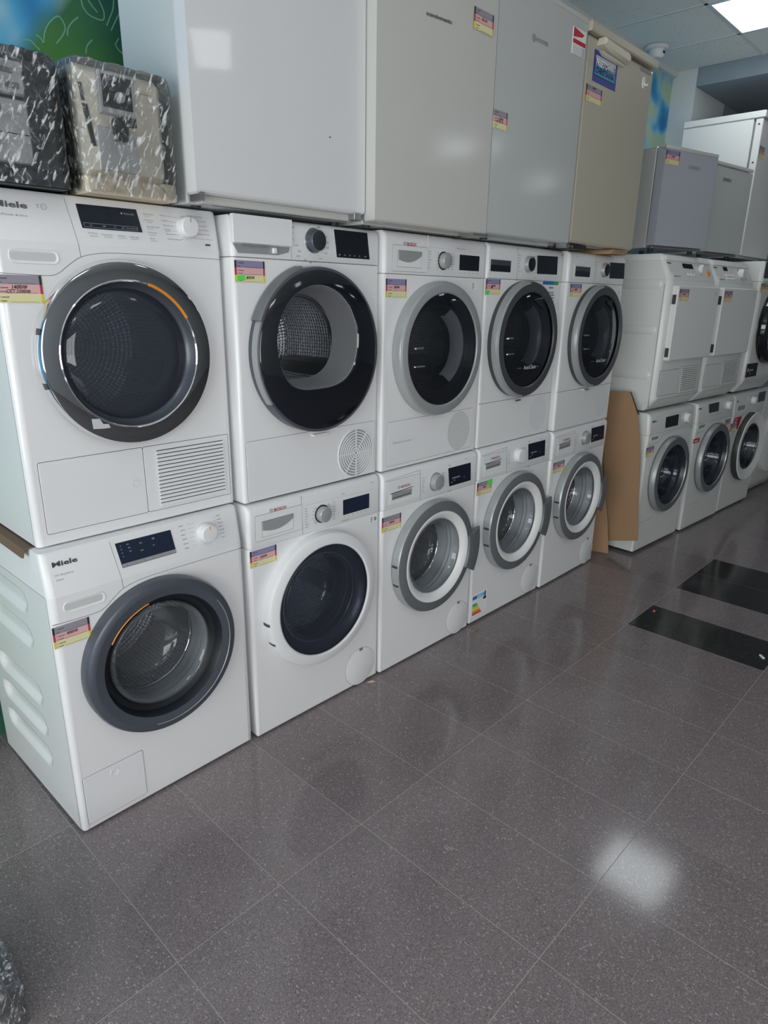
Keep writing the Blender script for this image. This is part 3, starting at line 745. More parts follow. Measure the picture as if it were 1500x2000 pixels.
def display(t, poly, y=-.002, m='display', frame=None, prints=None, yf=None, lab=None):
    b = MB(); b.prism(rpoly(poly, .0015, 2), y-.0014, y, 0, .0003, yf); o = b.build('display_screen', m, t, 30)
    if prints: 
        b = MB()
        for k, (x, z, n, h) in enumerate(prints): scribble(b, x, z, n, h, y-.0016, 0, yf, 300+k)
        b.build('screen_print', 'display_print', o, 0)
    return o

# ---- w2: Bosch washer with white door ring
t = empty('washing_machine', 'white washer with white door ring around dark blue glass, lower row second from left', 'washing machine', (.603, 0, .008), radians(-.3))
bosch_body(t, .844, .7, .291, .446, .243)
washer_bosch(t, .291, .446, 'white', .7)
bosch_mark(t, .092, .815, .0065, .048, -.003, h=.0095)
drawer_old(t, .054, .180, .733, .785, .029, .219, .722, .808)
b = MB(); line(b, [(.217, .838), (.221, .70)], .0009, -.0022); line(b, [(.224, .802), (.559, .796), (.561, .716)], .0007, -.0022, 1); b.build('panel_seam', ['gap_soft', 'print_light'], t, 0)
knob(t, .308, .756, .0275, .024, 'silver_plastic', 'gap', 'silver_plastic', -.002)
bosch_print(t, .308, .756, .0275, .232, .358, 3, 8, 'print_dark')
display(t, rect(.407, .538, .728, .784), -.002, 'display_blue')
b = MB(); scribble(b, .40, .705, 16, .0034, -.002, 0, None, 4); scribble(b, .48, .69, 0, .004, -.002, 0, None, 5); scribble(b, .40, .806, 9, .0034, -.002, 0, None, 6); scribble(b, .545, .822, 5, .0036, -.002, 0, None, 7)
for k in range(6): scribble(b, .412+.021*k, .719, 2, .0035, -.002, 0, None, 60+k)
b.build('panel_print', 'print_grey', t, 0)
price_tag(t, .004, .637, .104, .057, '530лв', price2=None, row=1.1, top='tag_violet')
b = MB(); b.prism(rect(.547, .585, .664, .69), -.0006, .001, 0); scribble(b, .549, .682, 5, .004, -.0008, 1); scribble(b, .549, .675, 4, .004, -.0008, 1); scribble(b, .549, .668, 4, .004, -.0008, 1)
b.lathe([(.007, -.001), (.005, -.001)], .573, .677, 1, 20); b.prism(rect(.571, .574, .67, .684), -.0012, 0, 1); b.build('spec_sticker', ['paper', 'print_dark'], t, 0)
service_flap(t, .498, .075)

# ---- w3, w4, w5: Bosch washers with grey ring
def washer_grey(label, loc, yaw, cx, cz, zk, dz, knobm, tagargs, energy=False, kx=.311, dx=0., gz=0.):
    t = empty('washing_machine', label, 'washing machine', loc, yaw, 'washers with grey door rings and side grips')
    bosch_body(t, .844, zk, cx, cz, .235); washer_bosch(t, cx, cz, 'grey', zk)
    drawer_new(t, .028+dx, .212+dx, .715, .812, .040+dx, .176+dx, .728+gz, .764+gz)
    bosch_mark(t, .089+dx, .779+dz, .0065, .052, -.0045, h=.010)
    knob(t, kx, .760+dz, .033, .024, knobm, 'silver_plastic' if knobm == 'silver_plastic' else None, 'silver_plastic' if knobm == 'silver_plastic' else None, -.002)
    bosch_print(t, kx, .760+dz, .033, .230+dx, .355+dx, int(loc[0]*10), 7, 'print_grey', False)
    display(t, [(.404+dx, .722+dz), (.552+dx, .722+dz), (.545+dx, .802+dz), (.392+dx, .802+dz)], -.002, 'display', None, [(.42+dx, .752+dz, 16, .006), (.415+dx, .735+dz, 3, .005), (.43+dx, .742+dz, 4, .004), (.50+dx, .745+dz, 3, .004)])
    b = MB(); scribble(b, .39+dx, .812+dz, 8, .0035, -.002, 0, None, 4); scribble(b, .40+dx, .700, 12, .0035, -.002, 0, None, 8); scribble(b, .505+dx, .822, 6, .0038, -.002, 0, None, 7); b.build('panel_print', 'print_grey', t, 0)
    line_b = MB(); line(line_b, [(.012, .815), (.21, .826)], .0008, -.0024); line(line_b, [(.212+dx, .826), (.222+dx, .70)], .0009, -.0024); line_b.build('panel_seam', 'gap_soft', t, 0)
    price_tag(t, **tagargs)
    service_flap(t, .511, .075 if not energy else .083)
    if energy:
        x, z, w, h = .012, .028, .122, .12; o = plate(t, 'energy_label', rect(x, x+w, z, z+h), 0, .0006, 'paper', 0)
        b = MB(); b.prism(rect(x+.006, x+.038, z+h-.032, z+h-.014), -.0010, 0, 0); b.prism(rect(x+.038, x+w-.012, z+h-.032, z+h-.014), -.0010, 0, 1); b.prism(rect(x+w-.02, x+w-.012, z+h-.036, z+h-.010), -.0011, 0, 2)
        b.prism([(x+w-.034, z+.076), (x+w-.027, z+.083), (x+w-.008, z+.083), (x+w-.008, z+.069), (x+w-.027, z+.069)], -.0011, 0, 2)
        for k in range(7): b.prism([(x+.008, z+.058-.0085*k), (x+.04+.006*k, z+.058-.0085*k), (x+.046+.006*k, z+.062-.0085*k), (x+.04+.006*k, z+.066-.0085*k), (x+.008, z+.066-.0085*k)], -.0010, 0, 3+k)
        put_text(b, 'ENERG', x+.042, z+h-.029, .011, -.0013, 10, .04, .01)
        b.build('energy_print', ['eu_blue', 'eu_lightblue', 'flag_black']+['energy_%d' % k for k in range(7)]+['print_white'], o, 0)
    return t
washer_grey('white washer with grey door ring and side grip, lower row third from left', (1.205, -.010, .008), radians(-.4), .300, .444, .699, 0, 'silver_plastic', dict(x=.002, z=.612, w=.106, h=.060, price='490лв', row=1))
washer_grey('white washer with white knob and a colourful energy label low on its front', (1.815, -.012, .010), radians(-.4), .306, .453, .702, .013, 'plastic_white', dict(x=.0, z=.634, w=.108, h=.060, price='490лв', row=1, green=(.075, .668, .037, .028)), True, .313, 0, .013)
washer_grey('white washer at the end of the lower near row beside the cardboard, with silver knob', (2.425, -.025, .010), radians(.3), .306, .453, .698, .012, 'silver_plastic', dict(x=.028, z=.625, w=.111, h=.058, price='450лв', row=1), False, .333, .012, .013)

# ---- d3: dryer with silver ring
t = empty('tumble_dryer', 'white dryer with silver door ring stacked in upper row third from left', 'tumble dryer', (1.210, .003, .858), radians(.3), 'stacked tumble dryers')
bosch_body(t, .842, .703, .299, .435, .238, foot_h=.004)
d = door_ring(t, [(.249, .001), (.249, -.03), (.245, -.040), (.238, -.043), (.212, -.044), (.207, -.040)], .299, .435, 'silver_door'); d['label'] = 'round silver door ring'
b = MB(); b.lathe([(.2495, -.003), (.2503, -.029), (.2462, -.0395), (.239, -.0432)], .299, .435, 0, 96, radians(95), radians(265)); b.build('side_band', 'silver_plastic', d, 40)
def dryer_glass(d, cx, cz, r, inner='ridge_white', text=None, gm='black_glass', mirror=True):
    b = MB(); b.lathe([(r+.001, -.036), (r, -.0405), (r-.02, -.045), (r*.5, -.056), (.0005, -.060)], cx, cz, 0, 72); b.build('door_glass', gm, d, 60)
    b = MB(); b.lathe([(r, -.034), (r-.02, -.02), (r-.03, -.004), (.158, .0), (.152, .03), (.150, .075)], cx, cz, 0, 72); b.build('inner_frame', 'anthracite_dark', d, 50)
    # pale bowl lip seen as a crescent through the glass
    b = MB(); b.lathe([(r*.70, -.018), (r*.74, -.024), (r*.62, -.004), (r*.60, .02)], cx-.01, cz+.01, 0, 48, radians(-62), radians(66)); b.build('bowl_lip', inner, d, 50)
    # recessed pull at the top and a catch at the hinge side
    b = MB(); b.prism([(cx+.005, cz+r*.86), (cx+.075, cz+r*.90), (cx+.082, cz+r*.66)], -.0535, -.046, 0, .001); b.build('pull_recess', 'gloss_black', d, 30)
    b = MB(); b.box(cx-r*.86, cx-r*.58, -.052, -.044, cz-.055, cz-.049, 0, .001); b.box(cx-r*.86, cx-r*.58, -.052, -.044, cz+.010, cz+.017, 0, .001); b.build('catch_bar', 'chrome', d, 30)
    if text:
        b = MB(); put_text(b, text, cx-.045, cz-.122, .017, -.0585, 0, .10, .012); line(b, [(cx-.085, cz-.116), (cx-.052, cz-.116)], .0008, -.0525); line(b, [(cx+.06, cz-.116), (cx+.09, cz-.116)], .0008, -.0525)
        b.build('door_print', 'print_light', d, 0)
dryer_glass(d, .299, .435, .206)
gasket(t, .299, .435, .19, 'rubber'); drum(t, .299, .435, 'dryer')
bosch_mark(t, .102, .803, .0068, .048, -.003, h=.011, mred='flag_red')
drawer_old(t, .068, .193, .727, .780, .041, .231, .712, .797)
b = MB(); line(b, [(.229, .84), (.231, .706)], .0012, -.0022); line(b, [(.235, .80), (.568, .795), (.572, .72)], .0006, -.0022, 1); b.build('panel_seam', ['print_white', 'print_light'], t, 0)
knob(t, .322, .757, .0275, .024, 'silver_plastic', 'gap', 'silver_plastic', -.002)
bosch_print(t, .322, .757, .0275, .236, .372, 5, 7, 'flag_black')
display(t, rect(.420, .548, .728, .784), -.002, 'gloss_black')
b = MB(); put_text(b, 'SelfCleaning Condenser', .395, .803, .0042, -.0025, 0, .062)
for k in range(5): scribble(b, .428+.026*k, .717, 2, .004, -.002, 0, None, 90+k)
b.build('panel_print', 'print_grey', t, 0)
price_tag(t, .012, .624, .106, .062, '500лв', top='tag_violet', row=1)
b = MB(); b.prism(rect(.509, .553, .659, .688), -.0005, .001, 0)
for k in range(5): scribble(b, .511, .681-.005*k, 6, .0035, -.0008, 1, None, 20+k)
b.build('spec_sticker', ['paper', 'print_grey'], t, 0)
o = plate(t, 'condenser_flap', rpoly(rect(.032, .565, .015, .183), .006), 0, .0016, 'plastic_white', .0008, None, .0009)
texts(o, 'flap_print', [('SelfCleaning Condenser', .062, .098, .0075, .11)], 'print_grey', -.002)
def dot_vent(parent, cx, cz, r, y, rings=11, dot=.0021, m='gap_soft', el=.92):
    b = MB()
    for k in range(1, rings+1):
        rr = r*k/rings; n = max(6, int(2*pi*rr/.0072))
        for j in range(n):
            a = 2*pi*j/n; x, z = cx+rr*cos(a)*el, cz+rr*sin(a); b.prism(circle(x, z, dot, 6), y-.0003, y, 0)
    o = b.build('vent_holes', m, parent, 0); o['kind'] = 'stuff'; return o
dot_vent(o, .470, .098, .078, -.0016)

# ---- d4, d5: graphite door dryers
def dryer_graphite(label, loc, yaw, cx, cz, zk, dx, top_logo, tagargs, extra, kx, disp, text):
    t = empty('tumble_dryer', label, 'tumble dryer', loc, yaw, 'stacked tumble dryers')
    bosch_body(t, .842, zk, cx, cz, .238, foot_h=.004)
    d = door_ring(t, [(.249, .001), (.249, -.032), (.245, -.045), (.237, -.050), (.206, -.052), (.201, -.046)], cx, cz, 'graphite'); d['label'] = 'round graphite door ring'
    b = MB(); b.lathe([(.2505, -.02), (.2500, -.032), (.246, -.0455), (.2375, -.0508)], cx, cz, 0, 96, radians(95), radians(265)); b.build('side_band', 'silver_door', d, 40)
    dryer_glass(d, cx, cz, .201, 'silver_plastic', text)
    gasket(t, cx, cz, .19, 'rubber'); drum(t, cx, cz, 'dryer')
    x0, x1 = .021+dx, .164+dx
    o = plate(t, 'condensate_drawer', rpoly(rect(x0-.012, x1+.012, .722, .788), .003), -.002, .0008, 'plastic_white', .0003)
    b = MB(); b.prism(rect(x0, x1, .732, .777), -.0045, -.002, 0); b.prism(rect(x0+.002, x1-.002, .757, .776), -.006, -.004, 1, .0006); b.build('drawer_grip', ['gloss_black', 'graphite'], o, 20)
    if top_logo: bosch_mark(t, .072+dx, .766, .005, .035, -.0062, mred='print_dark', mring='print_dark', h=.008)
    scr = MB(); scribble(scr, .022+dx, .818, 5, .0038, -.002); scribble(scr, .36+dx, .715, 5, .004, -.002); scr.build('panel_print', 'print_grey', t, 0)
    knob(t, kx, .770, .033, .02, 'silver_plastic', None, 'gloss_black', -.002)
    bosch_print(t, kx, .770, .033, .224+dx, .352+dx, int(loc[0]*7), 7, 'print_grey', False, -.002, .0107)
    display(t, disp, -.002, 'gloss_black')
    price_tag(t, **tagargs)
    b = MB(); line(b, [(.0, .193), (.598, .193)], .0016, 0); line(b, [(.214+dx, .84), (.219+dx, .70)], .0008, -.0022, 1); b.build('panel_seam', ['gap', 'gap_soft'], t, 0)
    b = MB(); b.box(.268, .315, -.010, .002, .180, .187, 0, .001); b.build('door_catch', 'chrome', t, 30)
    dot_vent(t, .491, .104, .079, 0, m='print_light')
    extra(t); return t
def ex4(t):
    o = plate(t, 'info_sticker', rect(.438, .575, .610, .706), 0, .0004, 'paper', 0)
    b = MB(); b.prism(rect(.438, .53, .690, .706), -.0008, 0, 0); b.prism(rect(.53, .575, .690, .706), -.0008, 0, 1)
    for k, (x, z, n, h) in enumerate([(.50, .675, 9, .006), (.497, .654, 10, .006), (.512, .643, 8, .006), (.525, .629, 4, .008), (.52, .614, 5, .008)]): scribble(b, x, z, n, h, -.0007, 2, None, k)
    b.prism(rect(.498, .502, .672, .684), -.0008, 0, 2)
    b.build('sticker_print', ['eu_blue', 'energy_0', 'print_dark'], o, 0)
    b = MB(); b.lathe([(.006, -.004), (.004, -.005)], .583, .822, 0, 16); b.build('round_mark', 'hinge_dark', t, 0)
dryer_graphite('white dryer with graphite door and dark handle panel, upper row fourth from left', (1.815, .005, .858), 0, .284, .452, .705, 0, True, dict(x=-.0, z=.642, w=.10, h=.060, price='380лв', top='tag_violet', row=1, blk=True, green=(.0, .640, .022, .018)), ex4, .301, [(.378, .733), (.550, .735), (.544, .813), (.369, .809)], 'AutoClean')
def ex5(t):
    b = MB()
    for k in range(4): scribble(b, .55, .675-.006*k, 4, .0045, -.0006, 0, None, k)
    b.build('spec_print', 'print_light', t, 0)
dryer_graphite('white dryer with graphite door at the end of the upper row under the beige fridge', (2.428, -.02, .858), radians(.3), .305, .449, .705, .04, False, dict(x=.032, z=.640, w=.108, h=.059, price='550лв', top='tag_violet', row=1), ex5, .350, [(.421, .733), (.590, .735), (.578, .812), (.412, .809)], 'AutoClean')

# ---- d2: black door dryer (Blomberg)
t = empty('tumble_dryer', 'white dryer with large gloss black door showing its steel drum, upper row second from left', 'tumble dryer', (.608, .016, .858), radians(.3), 'stacked tumble dryers')
bosch_body(t, .838, .727, .297, .455, .245, foot_h=.004)
cx, cz = .297, .455
d = door_ring(t, [(.256, .001), (.257, -.030), (.255, -.040), (.250, -.043), (.246, -.042)], cx, cz, 'anthracite'); d['label'] = 'dark grey door rim'
b = MB(); n = 72
# black glass annulus with an off-round window
def winpt(a, k=1.):
    r = .170*k; ca, sa = cos(a), sin(a)
    if sa < 0: return cx-.018+r*math.copysign(abs(ca)**.62, ca)*(1-.05*abs(sa)), cz+.035-.150*k*abs(sa)**.80+.010*ca*abs(sa)
    return cx-.018+r*ca, cz+.035+r*sa
out = [(cx+.2465*cos(2*pi*k/n), -.041, cz+.2465*sin(2*pi*k/n)) for k in range(n)]
mid = [(cx+.235*cos(2*pi*k/n), -.047, cz+.235*sin(2*pi*k/n)) for k in range(n)]
inn = [(winpt(2*pi*k/n)[0], -.052, winpt(2*pi*k/n)[1]) for k in range(n)]
inn2 = [(winpt(2*pi*k/n, .985)[0], -.048, winpt(2*pi*k/n, .985)[1]) for k in range(n)]
b.loft([out, mid, inn, inn2], 0); b.build('door_face', 'gloss_black', d, 35)
b = MB(); a_ = [(winpt(2*pi*k/n, .985)[0], -.048, winpt(2*pi*k/n, .985)[1]) for k in range(n)]; c_ = [(winpt(2*pi*k/n, .93)[0], -.030, winpt(2*pi*k/n, .93)[1]) for k in range(n)]
c2 = [(cx-.018+(winpt(2*pi*k/n)[0]-cx+.018)*.83, .05, cz+.035+(winpt(2*pi*k/n)[1]-cz-.035)*.83) for k in range(n)]
b.loft([a_, c_, c2], 0); b.build('window_frame', 'ridge_white', d, 50)
b = MB(); b.add([(p[0], -.0475, p[2]) for p in a_], [tuple(range(n))]); b.build('door_glass', 'tinted_pane', d, 0)
b = MB(); b.lathe([(.2475, -.030), (.252, -.047), (.262, -.050), (.268, -.046), (.268, -.012), (.262, -.004)], cx, cz, 0, 26, radians(108), radians(158), True); b.build('door_grip', 'ring_grey', d, 35)
b = MB(); b.lathe([(.2475, -.030), (.252, -.045), (.2585, -.046), (.2585, -.02)], cx, cz, 0, 30, radians(158), radians(215), True); b.build('rim_band', 'silver_door', d, 35)
gasket(t, cx, cz, .2, 'rubber'); drum(t, cx, cz, 'dryer', 'drum_steel_lit'); chrome_lip(t, cx, cz, .168, .084)
texts(t, 'logo', [('Blomberg', .006, .797, .0115, .052)], 'print_grey', -.003, None, .03)
b = MB(); b.prism(rect(.006, .058, .793, .7945), -.003, 0, 0); b.build('logo_underline', 'print_grey', t, 0)
o = plate(t, 'water_tank', rpoly(rect(-.0, .210, .764, .838), .002), -.002, .010, 'plastic_white', .001)
o2 = MB(); o2.prism([(.003, .762), (.205, .762), (.200, .748), (.16, .738), (.02, .737)], -.0035, -.002, 0); o2.prism([(.03, .762), (.13, .762), (.125, .757), (.035, .757)], -.008, -.003, 1); o2.build('tank_grip', ['silver_door', 'gap_soft'], o, 0)
o2 = MB(); o2.box(.137, .152, -.012, -.003, .741, .757, 0, .002); o2.build('tank_clip', 'ridge_white', o, 30)
b = MB(); line(b, [(.209, .838), (.212, .731)], .0009, -.0022); b.build('panel_seam', 'gap_soft', t, 0)
knob(t, .302, .787, .0315, .026, 'anthracite', 'chrome', 'anthracite_dark', -.002)
b = MB()
for k in range(16):
    a = 2*pi*k/16; r = .045; x, z = .302+r*cos(a), .787+r*sin(a); line(b, [(x, z), (x+.0015*cos(a), z+.0015*sin(a))], .0012, -.002)
for k, (x, z) in enumerate([(.212, .817), (.206, .800), (.207, .785), (.226, .768), (.236, .752), (.232, .738), (.262, .728), (.283, .722), (.302, .725), (.322, .735), (.345, .752), (.352, .768), (.35, .783), (.345, .8), (.318, .825), (.288, .832)]): scribble(b, x, z, 6 if x < .25 or x > .31 else 4, .0036, -.002, 0, None, k)
b.build('programme_print', 'print_grey', t, 0)
display(t, [(.398, .744), (.547, .744), (.534, .826), (.386, .826)], -.002, 'gloss_black', None, [(.405, .750, 3, .0045), (.43, .750, 2, .0045), (.452, .750, 2, .0045), (.474, .750, 2, .0045), (.496, .750, 2, .0045), (.522, .750, 3, .0045)])
price_tag(t, .007, .659, .104, .059, '800лв', top='tag_violet', row=2, green=(.012, .663, .028, .016))
o = plate(t, 'condenser_flap', rpoly(rect(.016, .582, .002, .195), .012), 0, .0014, 'plastic_white', .0008, None, .0008)
# concentric vent
b = MB(); vx, vz = .486, .091
b.lathe([(.088, -.0016), (.0003, -.0016)], vx, vz, 1, 48)
for k in range(9):
    r = .0855-.0098*k
    if r > .004: b.lathe([(r+.0030, -.0014), (r+.0026, -.0042), (r-.0014, -.0042), (r-.0022, -.0014)], vx, vz, 0, 48)
for a in (90, 0, 52, 180, 232, 270):
    a = radians(a); u = Vector((cos(a), sin(a))); nn = Vector((-u.y, u.x))*.0017; p0 = Vector((vx, vz))+u*.008; p1 = Vector((vx, vz))+u*.087
    b.prism([tuple(p0-nn), tuple(p1-nn), tuple(p1+nn), tuple(p0+nn)], -.0045, -.0012, 0)
b.build('round_vent', ['plastic_white', 'print_grey'], o, 30)
b = MB(); b.box(.278, .340, -.014, .002, .178, .186, 0, .0015); b.build('door_catch', 'plastic_white', t, 30)

# ================================================================== MIELE-LIKE pair at the left
TILT = lambda z: max(0., (z-.731))*.17
def ribbed_side(parent, m, d, h, ribs, x=0.0, dimples=()):
    """left flank with pressed grooves: height field over (y,z)"""
    ny, nz = 56, 150; vs = []; fs = []
    def f(y, z):
        v = 0.
        for (zc, hw, y0, y1) in ribs:
            cy = min(max(y, y0+hw), y1-hw); dd = sqrt((y-cy)**2+(z-zc)**2)/hw
            if dd < 1: v = max(v, .013*min(1, (1-dd)*2.0)**.8)
        for (yc, zc, r) in dimples:
            dd = sqrt((y-yc)**2+(z-zc)**2)/r
            if dd < 1: v = max(v, .005*min(1, (1-dd)*3))
        return v
    for i in range(nz+1):
        for j in range(ny+1):
            y = .016+(d-.016)*j/ny; z = .004+(h-.008)*i/nz; vs.append((x-.0005+f(y, z), y, z))
    for i in range(nz):
        for j in range(ny): a = i*(ny+1)+j; fs.append((a, a+ny+1, a+ny+2, a+1))
    b = MB(); b.add(vs, fs); return b.build('side_panel', m, parent, 50)
def miele(label, kind, loc, yaw, w=.596, d=.58):
    t = empty('tumble_dryer' if kind == 'dryer' else 'washing_machine', label, 'tumble dryer' if kind == 'dryer' else 'washing machine', loc, yaw, 'stacked tumble dryers' if kind == 'dryer' else None)
    cx, cz = (.290, .467) if kind == 'dryer' else (.288, .470)
    zt = .842 if kind == 'dryer' else .850
    cabinet(t, 'cabinet', 'enamel', w, d, [(0, .003, 0), (.004, 0, 0), (.7295, 0, 0), (.731, .0, 0)], .02, (1, cx, cz, .222), side='open_left')
    cabinet(t, 'control_panel', 'plastic_white', w, d, [(.731, .0, 0), (zt-.010, 0, TILT(zt-.01)), (zt-.003, .002, TILT(zt)+.003), (zt, .008, TILT(zt)+.012)], .02, cap_bot=False)
    foot(t, FEET, .008 if kind != 'dryer' else .004)
    ribs = [(.667, .034, .165, .50), (.558, .034, .165, .50), (.373, .034, .165, .50), (.268, .034, .165, .50), (.163, .034, .165, .50)] if kind != 'dryer' else []
    s = ribbed_side(t, 'enamel', d, .7345, ribs, 0., [(.21, .30, .035), (.21, .50, .03)] if kind == 'dryer' else ())
    b = MB()
    curve = smooth_pts([(0.001, .660), (.10, .657), (.135, .661), (.165, .682), (.195, .701), (.235, .711), (.285, .715), (.40, .7155), (.595, .7145)], 5)
    line(b, curve, .0009, 0); line(b, [(.197, .701), (.1945, .731)], .0008, 0); b.build('panel_seam', 'gap', t, 0)
    b = MB(); line(b, [(.1945, .7315), (.180, zt-.012)], .0008, -.0002, 0, TILT); b.build('drawer_seam', 'gap_soft', t, 0)
    sl = rpoly(rect(.036, .142, .684, .711), .0135, 6)
    slot(t, 'drawer_grip', sl, -.0002, .01, 'ridge_white', 'grip_shade')  # floor of the white grip given a grey that imitates recess shade
    if kind == 'dryer':
        d_ = door_ring(t, [(.231, .001), (.233, -.012), (.231, -.024), (.2265, -.031)], cx, cz, 'chrome'); d_['label'] = 'round polished chrome door ring'
        b = MB(); b.lathe([(.2265, -.031), (.222, -.0325), (.186, -.0335)], cx, cz, 0, 96); b.build('mirror_face', 'mirror_dark', d_, 40)
        b = MB(); b.lathe([(.1865, -.0335), (.184, -.0355), (.1815, -.033)], cx, cz, 0, 96); b.build('chrome_edge', 'chrome', d_, 60)
        b = MB(); b.lathe([(.1815, -.033), (.176, -.014), (.168, -.004), (.163, .0)], cx, cz, 0, 96); b.build('inner_step', 'anthracite', d_, 50)
        b = MB(); b.lathe([(.165, -.004), (.160, -.009), (.12, -.012), (.0005, -.014)], cx, cz, 0, 72); b.build('door_glass', 'smoked_glass', d_, 60)
        b = MB(); b.lathe([(.1805, -.034), (.1825, -.038), (.1865, -.038), (.189, -.034)], cx, cz, 0, 24, radians(30), radians(72), True); b.build('handle_accent', 'orange', d_, 30)
        b = MB(); b.prism([(cx-.128, cz-.150), (cx-.126, cz-.176), (cx-.10, cz-.178), (cx-.082, cz-.178), (cx-.086, cz-.168), (cx-.10, cz-.166), (cx-.108, cz-.152)], -.0342, -.032, 0); b.build('torn_sticker', 'print_light', d_, 0)
        for a in (164, 196):
            b = MB(); a = radians(a); b.lathe([(.2325, -.008), (.2335, -.018), (.2295, -.028)], cx, cz, 0, 2, a-.035, a+.03); b.build('hinge_slot', 'hinge_dark', d_)
        gasket(t, cx, cz, .18, 'rubber'); drum(t, cx, cz, 'dryer')
    else:
        d_ = door_ring(t, [(.236, .001), (.237, -.028), (.233, -.037), (.228, -.040), (.214, -.0415)], cx, cz, 'anthracite'); d_['label'] = 'round anthracite door ring'
        b = MB(); b.lathe([(.2142, -.0412), (.2105, -.0410)], cx, cz, 0, 96); b.build('ring_joint', 'anthracite', d_, 60)
        b = MB(); b.lathe([(.2135, -.0415), (.2125, -.0425), (.2113, -.0412)], cx, cz, 0, 60, radians(-105), radians(35), True); b.build('ring_highlight', 'silver_plastic', d_, 60)
        b = MB(); b.lathe([(.2105, -.041), (.188, -.037)], cx, cz, 0, 96); b.build('ring_face', 'anthracite', d_, 50)
        b = MB(); b.lathe([(.188, -.037), (.184, -.030), (.178, -.010), (.160, -.004), (.156, .0)], cx, cz, 0, 96); b.build('inner_cone', 'cone_black', d_, 40)
        glass_bowl(d_, cx, cz, .158, -.008, 'bowl_glass', .11)
        b = MB(); b.lathe([(.1835, -.036), (.185, -.0395), (.1875, -.038)], cx, cz, 0, 24, radians(103), radians(148), True); b.build('handle_accent', 'orange', d_, 30)
        gasket(t, cx, cz, .17, 'rubber'); drum(t, cx, cz); chrome_lip(t, cx, cz, .148, .085)
    return t, cx, cz
# dryer
t, cx, cz = miele('white dryer with chrome mirror door ring and orange accent under the wrapped coffee machines', 'dryer', (.002, .048, .862), 0.)
texts(t, 'logo', [('Miele', .020, .800, .0125, .073)], 'logo_metal', -.0012, TILT, .028)
texts(t, 'model_print', [('SteamFinish & Eco', .010, .782, .0045, .079), ('T', .113, .803, .0085), ('1', .127, .8045, .006)], 'print_grey', -.001, TILT)
b = MB(); n = 24
for k in range(n):
    a0, a1 = 2*pi*k/n, 2*pi*(k+1)/n; b.prism([(.1288+.0065*cos(a0), .807+.0065*sin(a0)), (.1288+.0065*cos(a1), .807+.0065*sin(a1)), (.1288+.0058*cos(a1), .807+.0058*sin(a1)), (.1288+.0058*cos(a0), .807+.0058*sin(a0))], -.001, 0, 0, 0, TILT)
b.build('round_print', 'print_grey', t, 0)
o = display(t, [(.211, .768), (.365, .769), (.357, .823), (.205, .822)], 0, 'display', yf=TILT)
b = MB()
def frame_(x0, x1, z0, z1):
    line(b, [(x0, z0), (x1, z0)], .0006, -.0016, 0, TILT); line(b, [(x0, z1), (x1, z1)], .0006, -.0016, 0, TILT); line(b, [(x0, z0), (x0, z1)], .0006, -.0016, 0, TILT); line(b, [(x1, z0), (x1, z1)], .0006, -.0016, 0, TILT)
frame_(.216, .312, .7715, .7805); frame_(.316, .352, .7715, .7805)
put_text(b, 'OK', .262, .774, .0042, -.0018, 0, None, 0, 0, TILT); line(b, [(.230, .778), (.233, .774), (.236, .778)], .0006, -.0017, 0, TILT); line(b, [(.290, .774), (.293, .778), (.296, .774)], .0006, -.0017, 0, TILT)
put_text(b, 'SmartStart', .322, .7745, .0032, -.0018, 0, .028, 0, 0, TILT); put_text(b, 'Perfect Dry', .322, .808, .004, -.0018, 0, .027, 0, 0, TILT)
b.prism(circle(.316, .810, .0022, 12), -.0018, 0, 0, 0, TILT); b.build('screen_print', 'display_print', o, 0)
texts(t, 'button_print', [('Start/Stop', .222, .7565, .0038, .024), ('Drying level', .256, .7550, .0038, .027), ('Duration', .297, .7550, .0038, .02), ('Delay start', .329, .7545, .0038, .024),
 ('Gentle tumble', .373, .813, .0036, .03), ('Freshen up', .375, .7985, .0036, .024), ('Auto rapid control', .378, .783, .0036, .036), ('Anti-crease', .380, .769, .0036, .025), ('Buzzer', .383, .7545, .0036, .014),
 ('Cottons', .421, .8135, .0036, .017), ('Cottons', .424, .8015, .0036, .017), ('Minimum iron', .426, .790, .0036, .028), ('Woollens', .428, .7805, .0032, .018), ('handcare', .429, .7765, .0032, .018), ('Silks handcare', .431, .769, .0036, .031), ('Gentle smoothing', .433, .757, .0036, .036),
 ('Further programmes', .502, .8195, .0036, .044), ('Shirts', .545, .808, .0036, .012), ('Express', .543, .797, .0036, .016), ('Denim', .549, .786, .0036, .013), ('Steam smoothing', .527, .7755, .0036, .036), ('Warm air', .552, .763, .0036, .018)], 'print_grey', -.001, TILT)
b = MB()
for k, x in enumerate((.226, .261, .297, .331)): b.prism(rect(x, x+.020, .7505, .7525), -.0012, 0, 1, 0, TILT)
for k, z in enumerate((.8085, .794, .7785, .764, .7495)): b.prism(rect(.376+.002*k, .393+.002*k, z, z+.0018), -.0012, 0, 1, 0, TILT)
for k, (x0, z0, x1, z1) in enumerate([(.442, .8145, .470, .8135), (.445, .802, .465, .801), (.456, .791, .463, .791), (.452, .778, .465, .779), (.464, .770, .472, .772), (.47, .758, .482, .762), (.500, .818, .485, .818), (.543, .8095, .520, .811), (.541, .798, .524, .799), (.547, .787, .523, .788), (.525, .777, .518, .779), (.550, .764, .51, .766)]): line(b, [(x0, z0), (x1, z1)], .0004, 0, 0, TILT)
b.prism(rpoly(rect(.545, .561, .748, .7525), .002), -.0016, 0, 0, 0, TILT); b.build('button_marks', ['print_dark', 'print_light'], t, 0)
knob(t, .493, .791, .0265, .026, 'plastic_white', None, None, 0., TILT, notch='print_grey')
price_tag(t, -.008, .595, .106, .061, '1400лв', price2='СЕТ 2200лв', bars=(False, True), row=.95)
